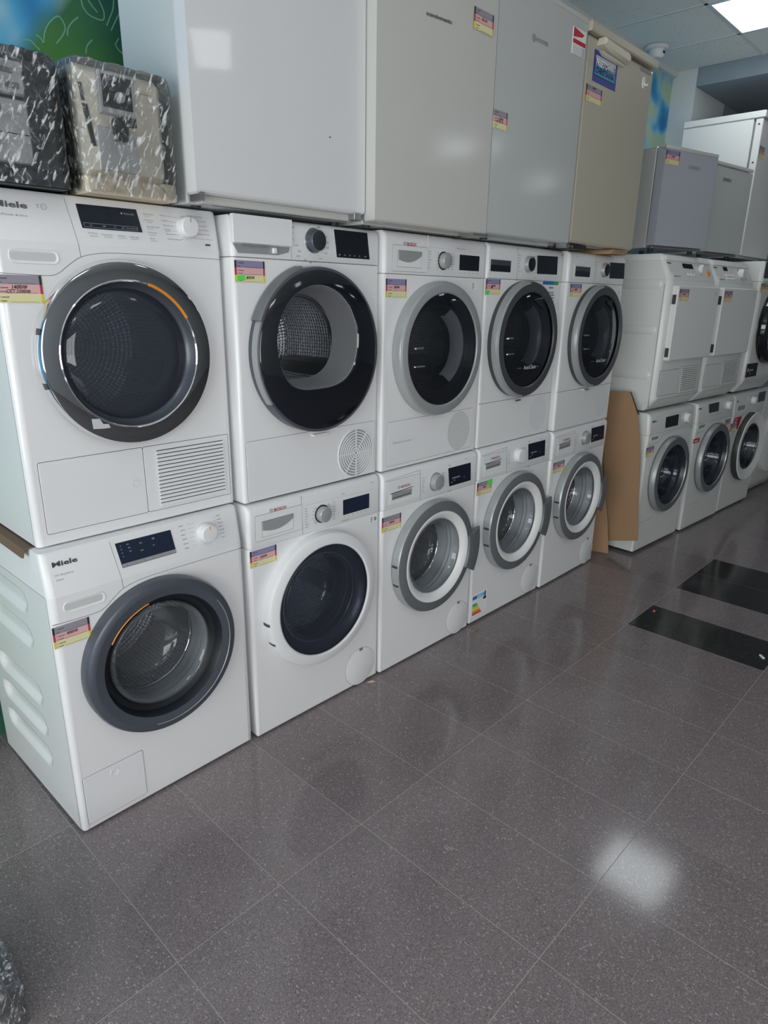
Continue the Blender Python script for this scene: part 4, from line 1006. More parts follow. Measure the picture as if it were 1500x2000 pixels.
fl = plate(t, 'filter_flap', rpoly(rect(.030, .304, .031, .2175), .006), 0, .0016, 'plastic_white', .0008, None, .0012)
b = MB(); b.lathe([(.0105, -.0016), (.0098, -.0022), (.0085, -.0012), (.0003, -.0008)], .277, .121, 0, 32); b.build('push_point', 'print_light', fl, 50)
fl = plate(t, 'vent_flap', rpoly(rect(.3055, .578, .031, .2175), .006), 0, .0016, 'plastic_white', .0008, None, .0012)
louvres(t, .344, .559, .040, .203, 15, -.0016)
# washer below
t, cx, cz = miele('white washer with dark anthracite door ring and ribbed side, lower row leftmost', 'washer', (-.008, -.004, .008), radians(.9))
texts(t, 'logo', [('Miele', .026, .810, .0125, .064)], 'logo_metal', -.0012, TILT, .028)
texts(t, 'model_print', [('W1 Excellence', .027, .785, .0048, .048), ('Active', .029, .773, .0048, .019)], 'print_grey', -.001, TILT)
o = display(t, [(.203, .759), (.367, .759), (.360, .828), (.194, .829)], 0, 'display_blue', None, [(.206, .818, 2, .003), (.207, .808, 2, .003), (.208, .798, 2, .003), (.209, .788, 2, .003), (.225, .818, 4, .003), (.228, .808, 4, .003), (.230, .798, 4, .003), (.262, .812, 3, .004), (.300, .815, 3, .005), (.260, .792, 6, .003), (.300, .797, 3, .003)], TILT)
b = MB(); b.prism([(.2035, .7605), (.3665, .7605), (.3655, .770), (.2025, .770)], -.0018, 0, 0, 0, TILT)
for k in range(6): scribble(b, .215+.026*k, .7635, 1, .0035, -.002, 1, TILT, k)
b.build('screen_strip', ['print_grey', 'print_dark'], o, 0)
b = MB(); rnd = random.Random(5)
for k in range(6): scribble(b, .388+.0015*k, .829-.0135*k, 7, .0034, 0, 0, TILT, 30+k); line(b, [(.414+.0015*k, .831-.0135*k), (.436, .829-.0125*k)], .0004, 0, 0, TILT)
for k in range(7): scribble(b, .515+.0012*k, .832-.0112*k, 7, .0034, 0, 0, TILT, 40+k); line(b, [(.512, .834-.0112*k), (.504, .829-.0098*k)], .0004, 0, 0, TILT)
b.build('programme_print', 'print_grey', t, 0)
knob(t, .471, .795, .0275, .026, 'plastic_white', None, None, 0., TILT, notch='orange')
price_tag(t, -.002, .593, .096, .060, '900лв', row=.95)
fl = plate(t, 'filter_flap', rpoly(rect(.018, .198, .018, .174), .006), 0, .0016, 'plastic_white', .0008, None, .0009)
b = MB(); b.lathe([(.0135, -.0016), (.0128, -.0026), (.0115, -.0020), (.0003, -.0020)], .109, .147, 0, 32); b.build('push_lock', 'plastic_white', fl, 50)
# cardboard strip squeezed between the two
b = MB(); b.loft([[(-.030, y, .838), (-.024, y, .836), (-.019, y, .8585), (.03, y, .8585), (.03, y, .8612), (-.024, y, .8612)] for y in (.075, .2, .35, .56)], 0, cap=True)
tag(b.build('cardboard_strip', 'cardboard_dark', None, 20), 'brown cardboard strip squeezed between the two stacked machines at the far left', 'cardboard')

# ================================================================== FAR GROUP (turned a little towards the viewer)
YAW = -.0593; TD = Vector((cos(YAW), sin(YAW), 0)); G0 = Vector((3.285, -.158, 0))
def far(k, z, extra=0., dy=0.): p = G0+TD*(.61*k+extra); return (p.x, p.y+dy, z)
def simple_front(t, h, zk, cx, cz, hr, m='enamel_far', w=.597, d=.56):
    cabinet(t, 'cabinet', m, w, d, [(0, .003, 0), (.004, 0, 0), (zk-.001, 0, 0), (zk, .002, 0)], .016, (1, cx, cz, hr))
    cabinet(t, 'control_panel', m, w, d, [(zk+.001, .001, -.001), (zk+.004, 0, -.001), (h-.02, 0, .004), (h-.004, .003, .014), (h, .008, .024)], .02)
def dark_recess_door(t, cx, cz, ring, R=.236):
    d_ = door_ring(t, [(R, .001), (R+.001, -.028), (R-.003, -.037), (R-.008, -.040), (.192, -.041), (.187, -.037)], cx, cz, ring); d_['label'] = 'round grey door ring'
    b = MB(); b.lathe([(R+.0015, -.01), (R+.001, -.032), (R-.006, -.0405)], cx, cz, 0, 72, radians(95), radians(265)); b.build('side_band', 'silver_door', d_, 40)
    b = MB(); b.lathe([(.187, -.037), (.178, -.012), (.160, -.004)], cx, cz, 0, 72); b.build('inner_cone', 'anthracite_dark', d_, 40)
    b = MB(); b.lathe([(.1855, -.0375), (.1875, -.0425), (.190, -.0395)], cx, cz, 0, 30, radians(-80), radians(20), True); b.build('edge_highlight', 'silver_plastic', d_, 40)
    glass_bowl(d_, cx, cz, .160, -.006, 'dark_glass', .1); gasket(t, cx, cz, .17, 'rubber'); drum(t, cx, cz); return d_
def far_flap(t, x0, x1, z0, z1):
    f = plate(t, 'filter_flap', rpoly(rect(x0, x1, z0, z1), .005), 0, .0016, 'enamel_far', .0008, None, .0010); b = MB(); b.lathe([(.010, -.0016), (.008, -.0024), (.0003, -.0016)], (x0+x1)/2, z1-.028, 0, 20); b.build('push_lock', 'print_light', f, 40)
# w6
t = empty('washing_machine', 'white washer with grey door ring half hidden behind the leaning cardboard sheet', 'washing machine', far(0, .018), YAW)
simple_front(t, .848, .722, .318, .445, .224); foot(t, FEET, .018, .02)
dark_recess_door(t, .312, .445, 'ring_grey')
texts(t, 'logo', [('Miele', .030, .795, .011, .045)], 'logo_metal', .001, None, .03)
b = MB(); scribble(b, .082, .795, 4, .006, .001); b.build('model_print', 'print_grey', t, 0)
display(t, [(.205, .743), (.376, .742), (.370, .811), (.200, .810)], .001, 'gloss_black')
knob(t, .487, .778, .03, .026, 'ridge_white', None, None, .002)
b = MB()
for k in range(5): scribble(b, .395, .806-.013*k, 6, .004, .001, 0, None, k); scribble(b, .530, .806-.013*k, 6, .004, .001, 0, None, 9+k)
b.build('programme_print', 'print_grey', t, 0)
slot(t, 'drawer_grip', rpoly(rect(.036, .138, .684, .711), .012, 4), 0, .01, 'ridge_white', 'silver_plastic')
b = MB(); line(b, smooth_pts([(0, .662), (.12, .664), (.19, .70), (.28, .714), (.59, .715)]), .0014, 0); b.build('panel_seam', 'gap_soft', t, 0)
price_tag(t, -.002, .594, .092, .058, '650лв', top='tag_violet')
g = MB(); g.prism(rect(.565, .592, .70, .712), -.001, .001, 0); g.build('green_sticker', 'green_sticker', t, 0)
far_flap(t, .02, .212, .018, .178)
# w7
t = empty('washing_machine', 'white washer with dark grey ring and red sticker, second in the far lower row', 'washing machine', far(1, .014, .03, -.008), YAW)
simple_front(t, .852, .722, .30, .465, .224); foot(t, FEET, .014)
dark_recess_door(t, .305, .460, 'ring_grey')
texts(t, 'logo', [('Miele', .0, .815, .011, .045)], 'logo_metal', .001, None, .03)
display(t, [(.172, .777), (.325, .775), (.310, .838), (.150, .837)], .001, 'gloss_black')
knob(t, .478, .80, .027, .024, 'ridge_white', None, None, .002)
b = MB()
for k in range(4): scribble(b, .385, .826-.013*k, 5, .004, .001, 0, None, k)
for k in range(5): b.prism(rect(.19+.04*k, .212+.04*k, .757, .761), -.0005, .002, 0)
b.build('programme_print', 'print_grey', t, 0)
slot(t, 'drawer_grip', rpoly(rect(.03, .142, .683, .712), .012, 4), 0, .01, 'ridge_white', 'silver_plastic')
b = MB(); line(b, smooth_pts([(0, .662), (.12, .664), (.19, .70), (.28, .714), (.59, .715)]), .0014, 0); b.build('panel_seam', 'gap_soft', t, 0)
o = plate(t, 'red_sticker', rect(-.002, .085, .596, .626), 0, .0005, 'flag_red', 0); b = MB(); scribble(b, .01, .605, 7, .01, -.0008); b.build('sticker_print', 'print_white', o, 0)
price_tag(t, .480, .640, .085, .060, '600лв', top='tag_violet')
far_flap(t, .024, .228, .012, .16)
# w8
t = empty('washing_machine', 'white washer with wide white porthole ring and red poster, third in the far lower row', 'washing machine', far(2, .014, .05, 0), YAW)
simple_front(t, .850, .700, .31, .44, .235); foot(t, FEET, .014)
cx, cz = .34, .45
d_ = door_ring(t, [(.258, .001), (.258, -.025), (.253, -.043), (.247, -.047), (.238, -.045), (.180, -.034), (.172, -.026)], cx, cz, 'ridge_white'); d_['label'] = 'wide white porthole ring'
b = MB(); b.lathe([(.2585, -.002), (.2595, -.026), (.255, -.042)], cx, cz, 0, 48, radians(95), radians(262)); b.build('side_band', 'hinge_dark', d_, 40)
glass_bowl(d_, cx, cz, .172, -.03, 'black_glass', .1); gasket(t, cx, cz, .19, 'rubber'); drum(t, cx, cz)
b = MB(); scribble(b, .03, .80, 4, .012, .001); scribble(b, .17, .815, 3, .006, .001); b.build('logo', 'logo_metal', t, 0)
slot(t, 'drawer_grip', rpoly(rect(.05, .20, .733, .775), .012, 4), -.001, .01, 'ridge_white', 'silver_plastic')
knob(t, .34, .79, .028, .026, 'ridge_white', None, None, .002)
b = MB()
for k in range(5): scribble(b, .285, .815-.013*k, 3, .005, .001, 0, None, k); scribble(b, .385, .815-.013*k, 3, .005, .001, 0, None, 9+k)
b.build('programme_print', 'print_dark', t, 0)
display(t, rect(.44, .58, .765, .838), .001, 'gloss_black')
o = plate(t, 'red_poster', [(.018, .615), (.13, .600), (.17, .692), (.03, .690)], 0, .0006, 'logo_red', 0); b = MB(); scribble(b, .05, .672, 7, .008, -.001); scribble(b, .05, .65, 5, .012, -.001); b.build('poster_print', 'print_white', o, 0)
price_tag(t, -.02, .596, .105, .058, '580лв', top='tag_violet', y=-.006)
far_flap(t, .46, .575, .02, .12)
# square-door dryers standing in pairs
def square_dryer(label, loc, style):
    t = empty('tumble_dryer', label, 'tumble dryer', loc, YAW, 'dryers with square white doors')
    w = .606
    cabinet(t, 'cabinet', 'enamel_far', w, .56, [(0, .012, .055), (.012, .004, .045), (.068, 0, .001), (.072, 0, 0), (.71, 0, 0), (.722, 0, .004)], .035)
    cabinet(t, 'control_panel', 'enamel_far', w, .56, [(.7225, 0, .004), (.735, 0, .006), (.822, 0, .050), (.823, .0, .050)], .035, cap_bot=False)
    cabinet(t, 'worktop', 'ridge_white', w, .56, [(.8235, .001, .049), (.826, -.002, .047), (.850, 0, .060), (.858, .006, .075)], .035)
    foot(t, [(.08, .10), (.52, .10), (.08, .5), (.52, .5)], .007)
    YF_ = lambda z: .006+max(0, z-.735)*.505 if z < .83 else .05
    b = MB(); line(b, [(.03, .0705), (.576, .0705)], .0014, 0); b.build('panel_seam', 'gap_soft', t, 0)
    b = MB(); b.prism(rpoly(rect(.036, .598, .288, .694), .016), -.030, .001, 0, .006); o = b.build('door', 'ridge_white', t, 30)
    for z in (.62, .335):
        q = MB(); q.box(.030, .040, -.024, -.004, z-.025, z+.025, 0, .002); q.build('hinge', 'hinge_dark', o, 0)
    price_tag(t, .056, .612, .115, .064, '250лв', top='tag_grey', y=-.0305)
    b = MB(); scribble(b, .535, .66, 2, .008, -.0308); scribble(b, .535, .648, 2, .008, -.0308); b.build('door_sticker', 'print_grey', o, 0)
    fl = plate(t, 'filter_flap', rpoly(rect(.020, .258, .090, .232), .005), 0, .0025, 'enamel_far', .0015, None, .0015)
    fl = plate(t, 'vent_flap', rpoly(rect(.290, .535, .084, .240), .005), 0, .0012, 'enamel_far', .0008, None, .0012)
    louvres(t, .300, .526, .092, .230, 12, -.001, 'enamel_far')
    texts(t, 'logo', [('Miele', .012, .806, .009, .048)], 'logo_metal', -.001, YF_, .03)
    slot(t, 'tank_grip', rpoly(rect(.036, .135, .716, .749), .004, 2), -.001, .01, 'ridge_white', 'silver_door', YF_)
    if style == 0:
        display(t, rpoly(rect(.195, .325, .788, .814), .008), -.001, 'gloss_black', yf=YF_); knob(t, .425, .792, .024, .022, 'ridge_white', None, None, 0, YF_, notch='print_dark')
        b = MB()
        for k in range(3): b.prism(rpoly(rect(.225+.035*k, .245+.035*k, .750, .762), .003), -.006, 0, 0, .001, YF_)
        b.prism(rpoly(rect(.50, .53, .758, .782), .003), -.006, 0, 1, .001, YF_); b.build('buttons', ['ridge_white', 'orange'], t, 0)
    else:
        display(t, rect(.150, .212, .795, .818), -.001, 'display', yf=YF_); knob(t, .40, .787, .027, .03, 'ridge_white', None, None, 0, YF_)
        b = MB()
        for r in range(2):
            for k in range(4): b.prism(rpoly(rect(.155+.036*k, .178+.036*k, .765-.019*r, .776-.019*r), .003), -.006, 0, 0, .001, YF_)
        b.prism(rpoly(rect(.452, .475, .77, .778), .002), -.006, 0, 0, .001, YF_); b.prism(rpoly(rect(.452, .475, .748, .758), .002), -.006, 0, 1, .001, YF_); b.build('buttons', ['ridge_white', 'orange'], t, 0)
    b = MB(); rnd = random.Random(style)
    for k in range(10): scribble(b, .02+.0*k if k < 3 else rnd.uniform(.16, .5), .795-.013*k if k < 3 else rnd.uniform(.745, .82), 5, .004, 0, 0, YF_, k)
    b.build('panel_print', 'print_grey', t, 0)
    return t
t = square_dryer('white dryer with square door, black oval display and chamfered base above the cardboard sheet', far(0, .875, .015, 0), 0)
# pressed grooves on its left flank
for zc in (.70, .455, .205):
    b = MB(); n = 10; o_ = [(.075+.028*sin(pi*k/n)*-1, zc+.028*cos(pi*k/n)) for k in range(n+1)]+[(.50, zc-.028), (.50, zc+.028)]
    def P_(pl, x): return [(x, y, z) for y, z in pl]
    b.loft([P_(o_, .001), P_(inset(o_, .006), -.003)], 0, cap=True); b.build('side_bead', 'enamel_far', t, 50)
b = MB(); b.box(-.0006, .001, .0335, .0350, .02, .70); b.build('side_seam', 'gap', t, 0)
square_dryer('white dryer with square door and eight small buttons, second of the far upper pair', far(1, .875, .025, 0), 1)
# d8: black porthole machine
t = empty('washing_machine', 'white machine with big black porthole and black display at the right edge', 'washing machine', far(2, .878, .115, -.01), YAW)
cabinet(t, 'cabinet', 'enamel_far', .6, .56, [(0, .02, .05), (.07, .004, .012), (.12, 0, 0), (.74, 0, 0), (.742, .002, 0)], .03, (2, .30, .45, .24))
cabinet(t, 'control_panel', 'enamel_far', .6, .56, [(.744, 0, 0), (.86, 0, .0), (.872, .005, .01)], .03, cap_bot=True)
display(t, rect(.012, .55, .765, .868), 0, 'gloss_black')
d_ = door_ring(t, [(.262, .001), (.262, -.035), (.255, -.050), (.235, -.056)], .32, .45, 'gloss_black')
glass_bowl(d_, .32, .45, .236, -.054, 'black_glass', .12); gasket(t, .32, .45, .19, 'rubber'); drum(t, .32, .45, 'dryer')
price_tag(t, -.002, .672, .12, .062, '700лв', top='tag_grey')
g = MB(); g.prism(rect(.085, .135, .72, .75), -.002, .001, 0); g.build('green_sticker', 'green_sticker', t, 0)
o = plate(t, 'black_label', rect(-.0, .20, .108, .202), -.001, .0006, 'flag_black', 0); b = MB(); scribble(b, .05, .15, 9, .012, -.002); scribble(b, .06, .13, 6, .006, -.002); b.prism(rect(.018, .034, .145, .17), -.002, 0, 0); b.build('label_print', 'print_light', o, 0)
foot(t, [(.08, .10), (.52, .10), (.08, .5), (.52, .5)], .012)
# machine at the right edge with a tapering plinth
p = far(3, .012, .09, .02)
t = empty('washing_machine', 'white machine with chamfered plinth cut by the right edge, lower row', 'washing machine', p, YAW)
cabinet(t, 'cabinet', 'enamel_far', .6, .5, [(0, .01, .05), (.012, .003, .045), (.10, 0, 0), (.70, 0, 0), (.702, .002, 0)], .035)
cabinet(t, 'control_panel', 'enamel_far', .6, .5, [(.704, 0, 0), (.82, 0, .03), (.845, .01, .045)], .035)
d_ = door_ring(t, [(.24, .001), (.24, -.03), (.20, -.04), (.0005, -.042)], .30, .40, 'ridge_white'); foot(t, [(.08, .10), (.52, .10), (.08, .42), (.52, .42)], .012)

# ================================================================== FRIDGES
def fridge(label, loc, yaw, w, h, d, m, md, door=(.028, .006), th=.045, bow=0., handle_side=None, feet_h=.0, base=.0, rr=.006, gasket_m='gap_soft', inset_body=.006, bend=None):
    """body with a door in front; loc = front left bottom of the door; door z from door[0] to h-door[1]"""
    t = empty('fridge', label, 'fridge', loc, yaw, 'fridges standing on the stacked machines')
    b = MB(); b.box(inset_body, w-inset_body, th+.012, d, base, h-.004, 0, .004); b.build('body', m, t, 30)
    b = MB(); b.box(.014, w-.014, th-.001, th+.013, door[0]+.01, h-door[1]-.01); b.build('door_seal', gasket_m, t, 0)
    # door, slightly bowed
    z0, z1 = door[0], h-door[1]; nx = 16; b = MB()
    def prof(i, off=0.):
        pts = []
        for k in range(nx+1):
            u = k/nx; x = i+(w-2*i)*u; pts.append((x, off-bow*(1-(2*u-1)**2)))
        return pts
    def ring(z, i, yy): fr = prof(i, yy); return [(x, y, z) for x, y in fr]+[(w-i, th, z), (i, th, z)]
    b.loft([ring(z0, rr*.8, rr*.8), ring(z0+rr*.4, rr*.2, rr*.25), ring(z0+rr, 0, .0), ring(z0+(z1-z0)*.5, 0, 0), ring(z1-rr, 0, 0), ring(z1-rr*.4, rr*.2, rr*.25), ring(z1, rr*.8, rr*.8)], 0, cap=True)
    o = b.build('door', md, t, 14)
    return t, o
# f1 big glossy one, partly turned
YW1 = radians(-.3)
t, d_ = fridge('large glossy white fridge with sharp square lamp reflection beside the wrapped coffee machines', (.478, -.034, 1.709), YW1, .600, .89, .34, 'fridge_side_shaded', 'fridge_gloss', (.020, .0), .048, .0003, rr=.010)
b = MB(); b.box(.010, .022, -.001, .05, .004, .024); b.box(.555, .585, -.0, .05, .002, .024, 0, .002); b.build('hinge_bracket', 'metal_bracket', t)
foot(t, [(.05, .09), (.05, .3)], .004, .014); foot(t, [(.55, .09), (.55, .3)], .012, .014)
b = MB(); b.box(.03, .57, .028, .06, -.0, .022, 0, .003); b.build('plinth', 'fridge_white', t, 20)
b = MB(); b.prism(circle(.452, .216, .0016, 8), -.0062, -.002, 0); b.build('chip_mark', 'print_dark', d_, 0)
# f2
t, d_ = fridge('white fridge with a soft round glare above the second and third machines', (1.082, -.078, 1.7045), radians(-.3), .592, .87, .55, 'fridge_white', 'fridge_white', (.006, .004), .05, .002, rr=.008)
texts(t, 'logo', [('scandomestic', .213, .608, .0105, .126, .05)], 'print_dark', -.0045, None, .02)
price_tag(d_, .452, .632, .108, .062, '190 лв', y=-.0045, top='tag_grey')
foot(t, [(.05, .09), (.53, .09), (.05, .5), (.53, .5)], .004, .014)
b = MB(); b.box(.50, .59, -.012, .05, -.002, .006); b.build('hinge_bracket', 'metal_bracket', t)
# f3
t, d_ = fridge('white fridge with energy sticker between the beige fridge and the wider white one', (1.680, -.080, 1.7045), radians(-.5), .605, .855, .55, 'fridge_grey', 'fridge_grey', (.012, .02), .05, .002, rr=.008)
b = MB(); b.prism(rect(-.0, .605, .831, .853), .0, .05, 0, .004); b.build('top_trim', 'fridge_white', t)
b = MB(); b.prism(circle(.219, .692, .013, 24), -.0035, -.001, 0); put_text(b, 'HOOVER', .236, .686, .0125, -.0038, 0, .083, .03); b.build('logo', 'print_grey', t, 0)
o = plate(d_, 'energy_sticker', rect(.490, .590, .706, .796), -.0032, .0006, 'paper', 0)
b = MB(); b.prism([(.492, .762), (.492, .795), (.575, .783), (.560, .772)], -.0042, -.003, 0); b.prism(rect(.491, .589, .742, .757), -.0042, -.003, 0)
for k in range(5): b.prism(rect(.494, .555, .734-.006*k, .7345-.006*k+.0006), -.0042, -.003, 1); b.prism(rect(.562, .570, .733-.006*k, .737-.006*k), -.0042, -.003, 1); b.prism(rect(.574, .586, .733-.006*k, .737-.006*k), -.0042, -.003, 1)
b.build('sticker_print', ['flag_red', 'print_grey'], o, 0)
price_tag(d_, -.004, .364, .088, .060, '220лв', price2='81/74-119', y=-.002, bars=(False, True), row=1)
b = MB(); b.box(.57, .60, -.012, .04, -.004, .012); b.tube([(.605, -.01, .004), (.625, -.012, .0), (.632, -.006, .008)], .003); b.build('hinge_bracket', 'metal_bracket', t)
foot(t, [(.05, .05), (.55, .05), (.05, .5), (.55, .5)], .004, .014)
# f4 beige
t, d_ = fridge('old beige fridge with cream handle, blue sticker and white hook', (2.300, -.088, 1.7075), radians(0), .618, .85, .55, 'fridge_beige', 'fridge_beige', (.016, .050), .05, .0, rr=.012, gasket_m='gap', base=.014)
b = MB(); b.loft([[(-.01, y0, .806), (.633, y0, .806), (.633, .56, .806), (-.01, .56, .806)] for y0 in (-.012,)]+[[(-.012, -.016, .812), (.635, -.016, .812), (.635, .56, .812), (-.012, .56, .812)], [(-.012, -.016, .838), (.635, -.016, .838), (.635, .56, .838), (-.012, .56, .838)], [(-.006, -.008, .846), (.629, -.008, .846), (.629, .56, .846), (-.006, .56, .846)]], 0, cap=True)
b.build('worktop', 'fridge_beige', t, 30)
b = MB(); pr = [(.065, .772), (.075, .800), (.295, .794), (.312, .780), (.312, .762), (.300, .752), (.110, .760)]; b.prism(pr, -.038, .0, 0, .008); b.prism([(.085, .757), (.11, .745), (.29, .742), (.30, .752)], -.020, 0, 0, .004); b.build('handle', 'cream', d_, 30)
o = plate(d_, 'blue_sticker', rpoly(rect(.050, .262, .645, .758), .003), 0, .0006, 'poster_blue', 0)
b = MB(); b.prism(rect(.066, .246, .668, .741), -.0010, 0, 0); b.prism(rect(.066, .246, .728, .741), -.0012, 0, 1)
put_text(b, 'FREETOWN', .070, .707, .022, -.0016, 2, .158, .05); b.prism(rect(.066, .246, .672, .704), -.0012, 0, 3); put_text(b, 'CHRISTIANIA', .070, .680, .020, -.0018, 0, .170, .05)
for k in range(3): b.prism(rect(.234, .244, .708+.008*k, .712+.008*k), -.0016, 0, 2)
b.build('sticker_print', ['poster_dark', 'print_light', 'print_white', 'poster_cyan'], o, 0)
price_tag(d_, .008, .566, .138, .060, '320лв', y=-.001, top='tag_grey', row=0)
b = MB(); b.prism(rect(.480, .595, .776, .790), -.002, 0, 0, .0005); b.build('name_plate', 'print_grey', d_, 0)
b = MB(); scribble(b, .488, .780, 14, .006, -.0025); b.build('plate_print', 'print_light', d_, 0)
b = MB(); hk = [(.530+.014*cos(2*pi*k/20), .735+.024*sin(2*pi*k/20)) for k in range(20)]; b.prism(hk, -.004, 0, 0, .001); b.tube([(.53, -.004, .732), (.531, -.012, .722), (.534, -.018, .720), (.537, -.018, .728)], .0035); b.build('hook', 'ridge_white', d_, 30)
b = MB(); b.box(.40, .56, .0, .5, -.002, .009); b.box(.42, .58, .0, .5, .010, .018); tag(b.build('wood_shim', 'wood', None, 0), 'thin wooden boards under the right end of the beige fridge', 'wood board').location = (2.300, -.088, 1.7015)
b = MB(); b.box(.04, .16, .0, .5, -.0, .018); tag(b.build('wood_shim', 'foot_black', None, 0), 'dark block under the left end of the beige fridge', 'block').location = (2.300, -.08, 1.7015)
# f5, f6 small ones
def small_fridge(label, loc, yaw, md, m, w=.452, h=.505, logo='print_dark', lx=.20, lz=.415):
    t, d_ = fridge(label, loc, yaw, w, h, .44, m, md, (.010, .012), .05, .0, rr=.004, inset_body=.004)
    b = MB(); b.loft([[(x, -.002+.0, .488), (x, -.002, .500), (x, .012, .506), (x, .05, .506), (x, .05, .494), (x, .014, .492)] for x in (.0, w)], 0, cap=True); b.build('top_rail', m, t, 20)
    b = MB(); b.prism(rect(.0, w, .484, .492), -.003, .02, 0, .002); b.build('door_cap', m, t)
    b = MB(); b.box(w*.72, w*.95, .06, .12, .504, .514, 0, .003); b.build('hinge_cover', 'ridge_white', t, 20)
    bosch_mark(d_, lx+.012, lz, .010, .070, -.001, mred=logo, mring=logo, h=.017)
    foot(t, [(.05, .06), (w-.05, .06), (.05, .4), (w-.05, .4)], .018, .014)
    b = MB(); b.box(.01, w-.01, .02, .05, -.004, .008, 0, .001); b.build('bottom_rail', 'metal_bracket', t)
    return t, d_
t, d_ = small_fridge('small bluish-grey fridge with price tag standing turned on the square-door dryer', (3.303, -.035, 1.766), radians(-15), 'fridge_blue', 'fridge_white', logo='faint_print')
price_tag(d_, .004, .410, .112, .068, '230лв', y=-.001, top='tag_violet', row=1)
b = MB(); b.box(.003, .005, .16, .168, .17, .18); b.build('side_mark', 'print_dark', t, 0)
t, d_ = small_fridge('small light grey fridge without price tag between the bluish one and the tall cabinet fridge', (3.905, -.095, 1.766), radians(-8.6), 'fridge_grey', 'fridge_white', .442, .490, lx=.085, lz=.413)
# f7 tall one seen from its side
t = empty('fridge', 'tall white fridge at the right edge seen mainly from its plain side', 'fridge', (4.55, -.105, 1.775), 0, 'fridges standing on the stacked machines')
b = MB(); b.box(0, .6, .056, .50, 0, .825, 0, .003); b.build('body', 'fridge_bright', t, 20)
b = MB(); b.box(-.006, .606, -.012, .50, .826, .866, 0, .004); b.build('worktop', 'fridge_bright', t, 20)
b = MB(); b.box(.0, .6, -.0, .044, .012, .822, 0, .004); o = b.build('door', 'fridge_bright', t, 20)
b = MB(); b.box(.01, .59, .043, .057, .02, .81); b.build('door_seal', 'gap_soft', t, 0)
b = MB()
for z in (.79, .57): b.prism(circle(.0, z, .006, 10), -.001, 0, 0)
b.v = [(-.001+p[1], .018, p[2]) if False else (-.0012 if abs(p[1]+.001) < 1e-6 else .001, .022+p[0], p[2]) for p in b.v]; b.build('screw_cover', 'print_dark', o, 0)
price_tag(o, .02, .60, .10, .07, '400лв', y=-.001)
foot(t, [(.05, .08), (.55, .08), (.05, .44), (.55, .44)], .022, .015)

# ================================================================== WRAPPED COFFEE MACHINES
def film_wrap(parent, x0, x1, y0, y1, z0, z1, seed, amp=.006, cut=()):
    """cling film: a subdivided crumpled skin round the box"""
    me = bpy.data.meshes.new('cling_film'); vs = []; fs = []; rnd = random.Random(seed)
    from mathutils import noise
    nu, nv = 150, 70; cxm, cym = (x0+x1)/2, (y0+y1)/2; a, c = (x1-x0)/2, (y1-y0)/2
    def pt(u, v):
        ang = 2*pi*u; ca, sa = cos(ang), sin(ang); k = 1/((abs(ca)**14+abs(sa)**14)**(1/14)); x, y = ca*k*a, sa*k*c
        z = z0+(z1-z0)*min(1, v/.82); s = 1.
        if v > .82: s = 1-(v-.82)/.18*.98; z = z1+(1-s)*.004
        elif v > .74: s = 1-.03*((v-.74)/.08)**2
        p = Vector((cxm+x*s, cym+y*s, z)); q = Vector((p.x*30+p.z*18, p.y*30, p.z*24-p.x*14)); n1 = noise.noise(q+Vector((seed, 0, 0))); n2 = noise.noise(q*2.7+Vector((0, seed, 0))); n3 = 1-abs(noise.noise(q*1.3+Vector((3, seed, 1))))*2
        e = amp*(.5+n1*.9+n2*.5+.5*max(0, n3)**2); dr = Vector((x, y, 0)); dr = dr.normalized() if dr.length > 1e-6 else Vector((0, 0, 1))
        if v > .82: return p+Vector((0, 0, e))
        return p+dr*e
    for j in range(nv+1):
        for i in range(nu): vs.append(tuple(pt(i/nu, j/nv)))
    for j in range(nv):
        for i in range(nu): k = (i+1) % nu; fs.append((j*nu+i, j*nu+k, (j+1)*nu+k, (j+1)*nu+i))
    me.from_pydata(vs, [], fs); return link('cling_film', me, 'plastic_film', parent, 180)
# c1: silver and black, left
t = empty('coffee_machine', 'black and silver coffee machine wrapped in clear film at the left edge', 'coffee machine', (-.056, .045, 1.706), 0, 'coffee machines wrapped in clear film')
b = MB(); b.box(.0, .243, .012, .36, .03, .256, 0, .010); b.build('body', 'coffee_black', t, 30)
b = MB(); b.box(.0, .240, -.02, .36, .0, .034, 0, .004); b.build('drip_tray', 'coffee_black', t, 30)
b = MB(); b.prism(rpoly(rect(.004, .176, .045, .172), .006), .002, .014, 0, .003); b.build('front_panel', 'coffee_silver', t, 30)
b = MB(); b.prism(rpoly(rect(.004, .172, .178, .244), .006), -.006, .014, 0, .004); o = b.build('control_panel', 'coffee_silver', t, 30)
b = MB()
for k in range(4): b.prism(rpoly(rect(.018+.038*k, .046+.038*k, .190, .202), .003), -.009, -.005, 0, .001)
for k in range(3): b.prism(rpoly(rect(.03+.045*k, .06+.045*k, .218, .228), .003), -.009, -.005, 0, .001)
b.build('buttons', 'gap_soft', o, 0)
b = MB(); b.box(.06, .115, -.018, .01, .132, .170, 0, .006); b.box(.07, .08, -.014, -.004, .118, .134); b.box(.095, .105, -.014, -.004, .118, .134); b.build('spout', 'coffee_black', t, 30)
b = MB(); b.prism(rect(.004, .176, .103, .105), .0012, .004, 0); b.build('panel_joint', 'gap', t, 0)
b = MB(); b.box(.02, .2, .05, .33, .256, .262, 0, .003)
for k in range(9): b.box(.03, .19, .06+.03*k, .066+.03*k, .262, .266)
b.build('cup_rest', 'coffee_silver', t, 0)
film_wrap(t, -.004, .247, -.024, .366, .002, .266, 3, .0032)
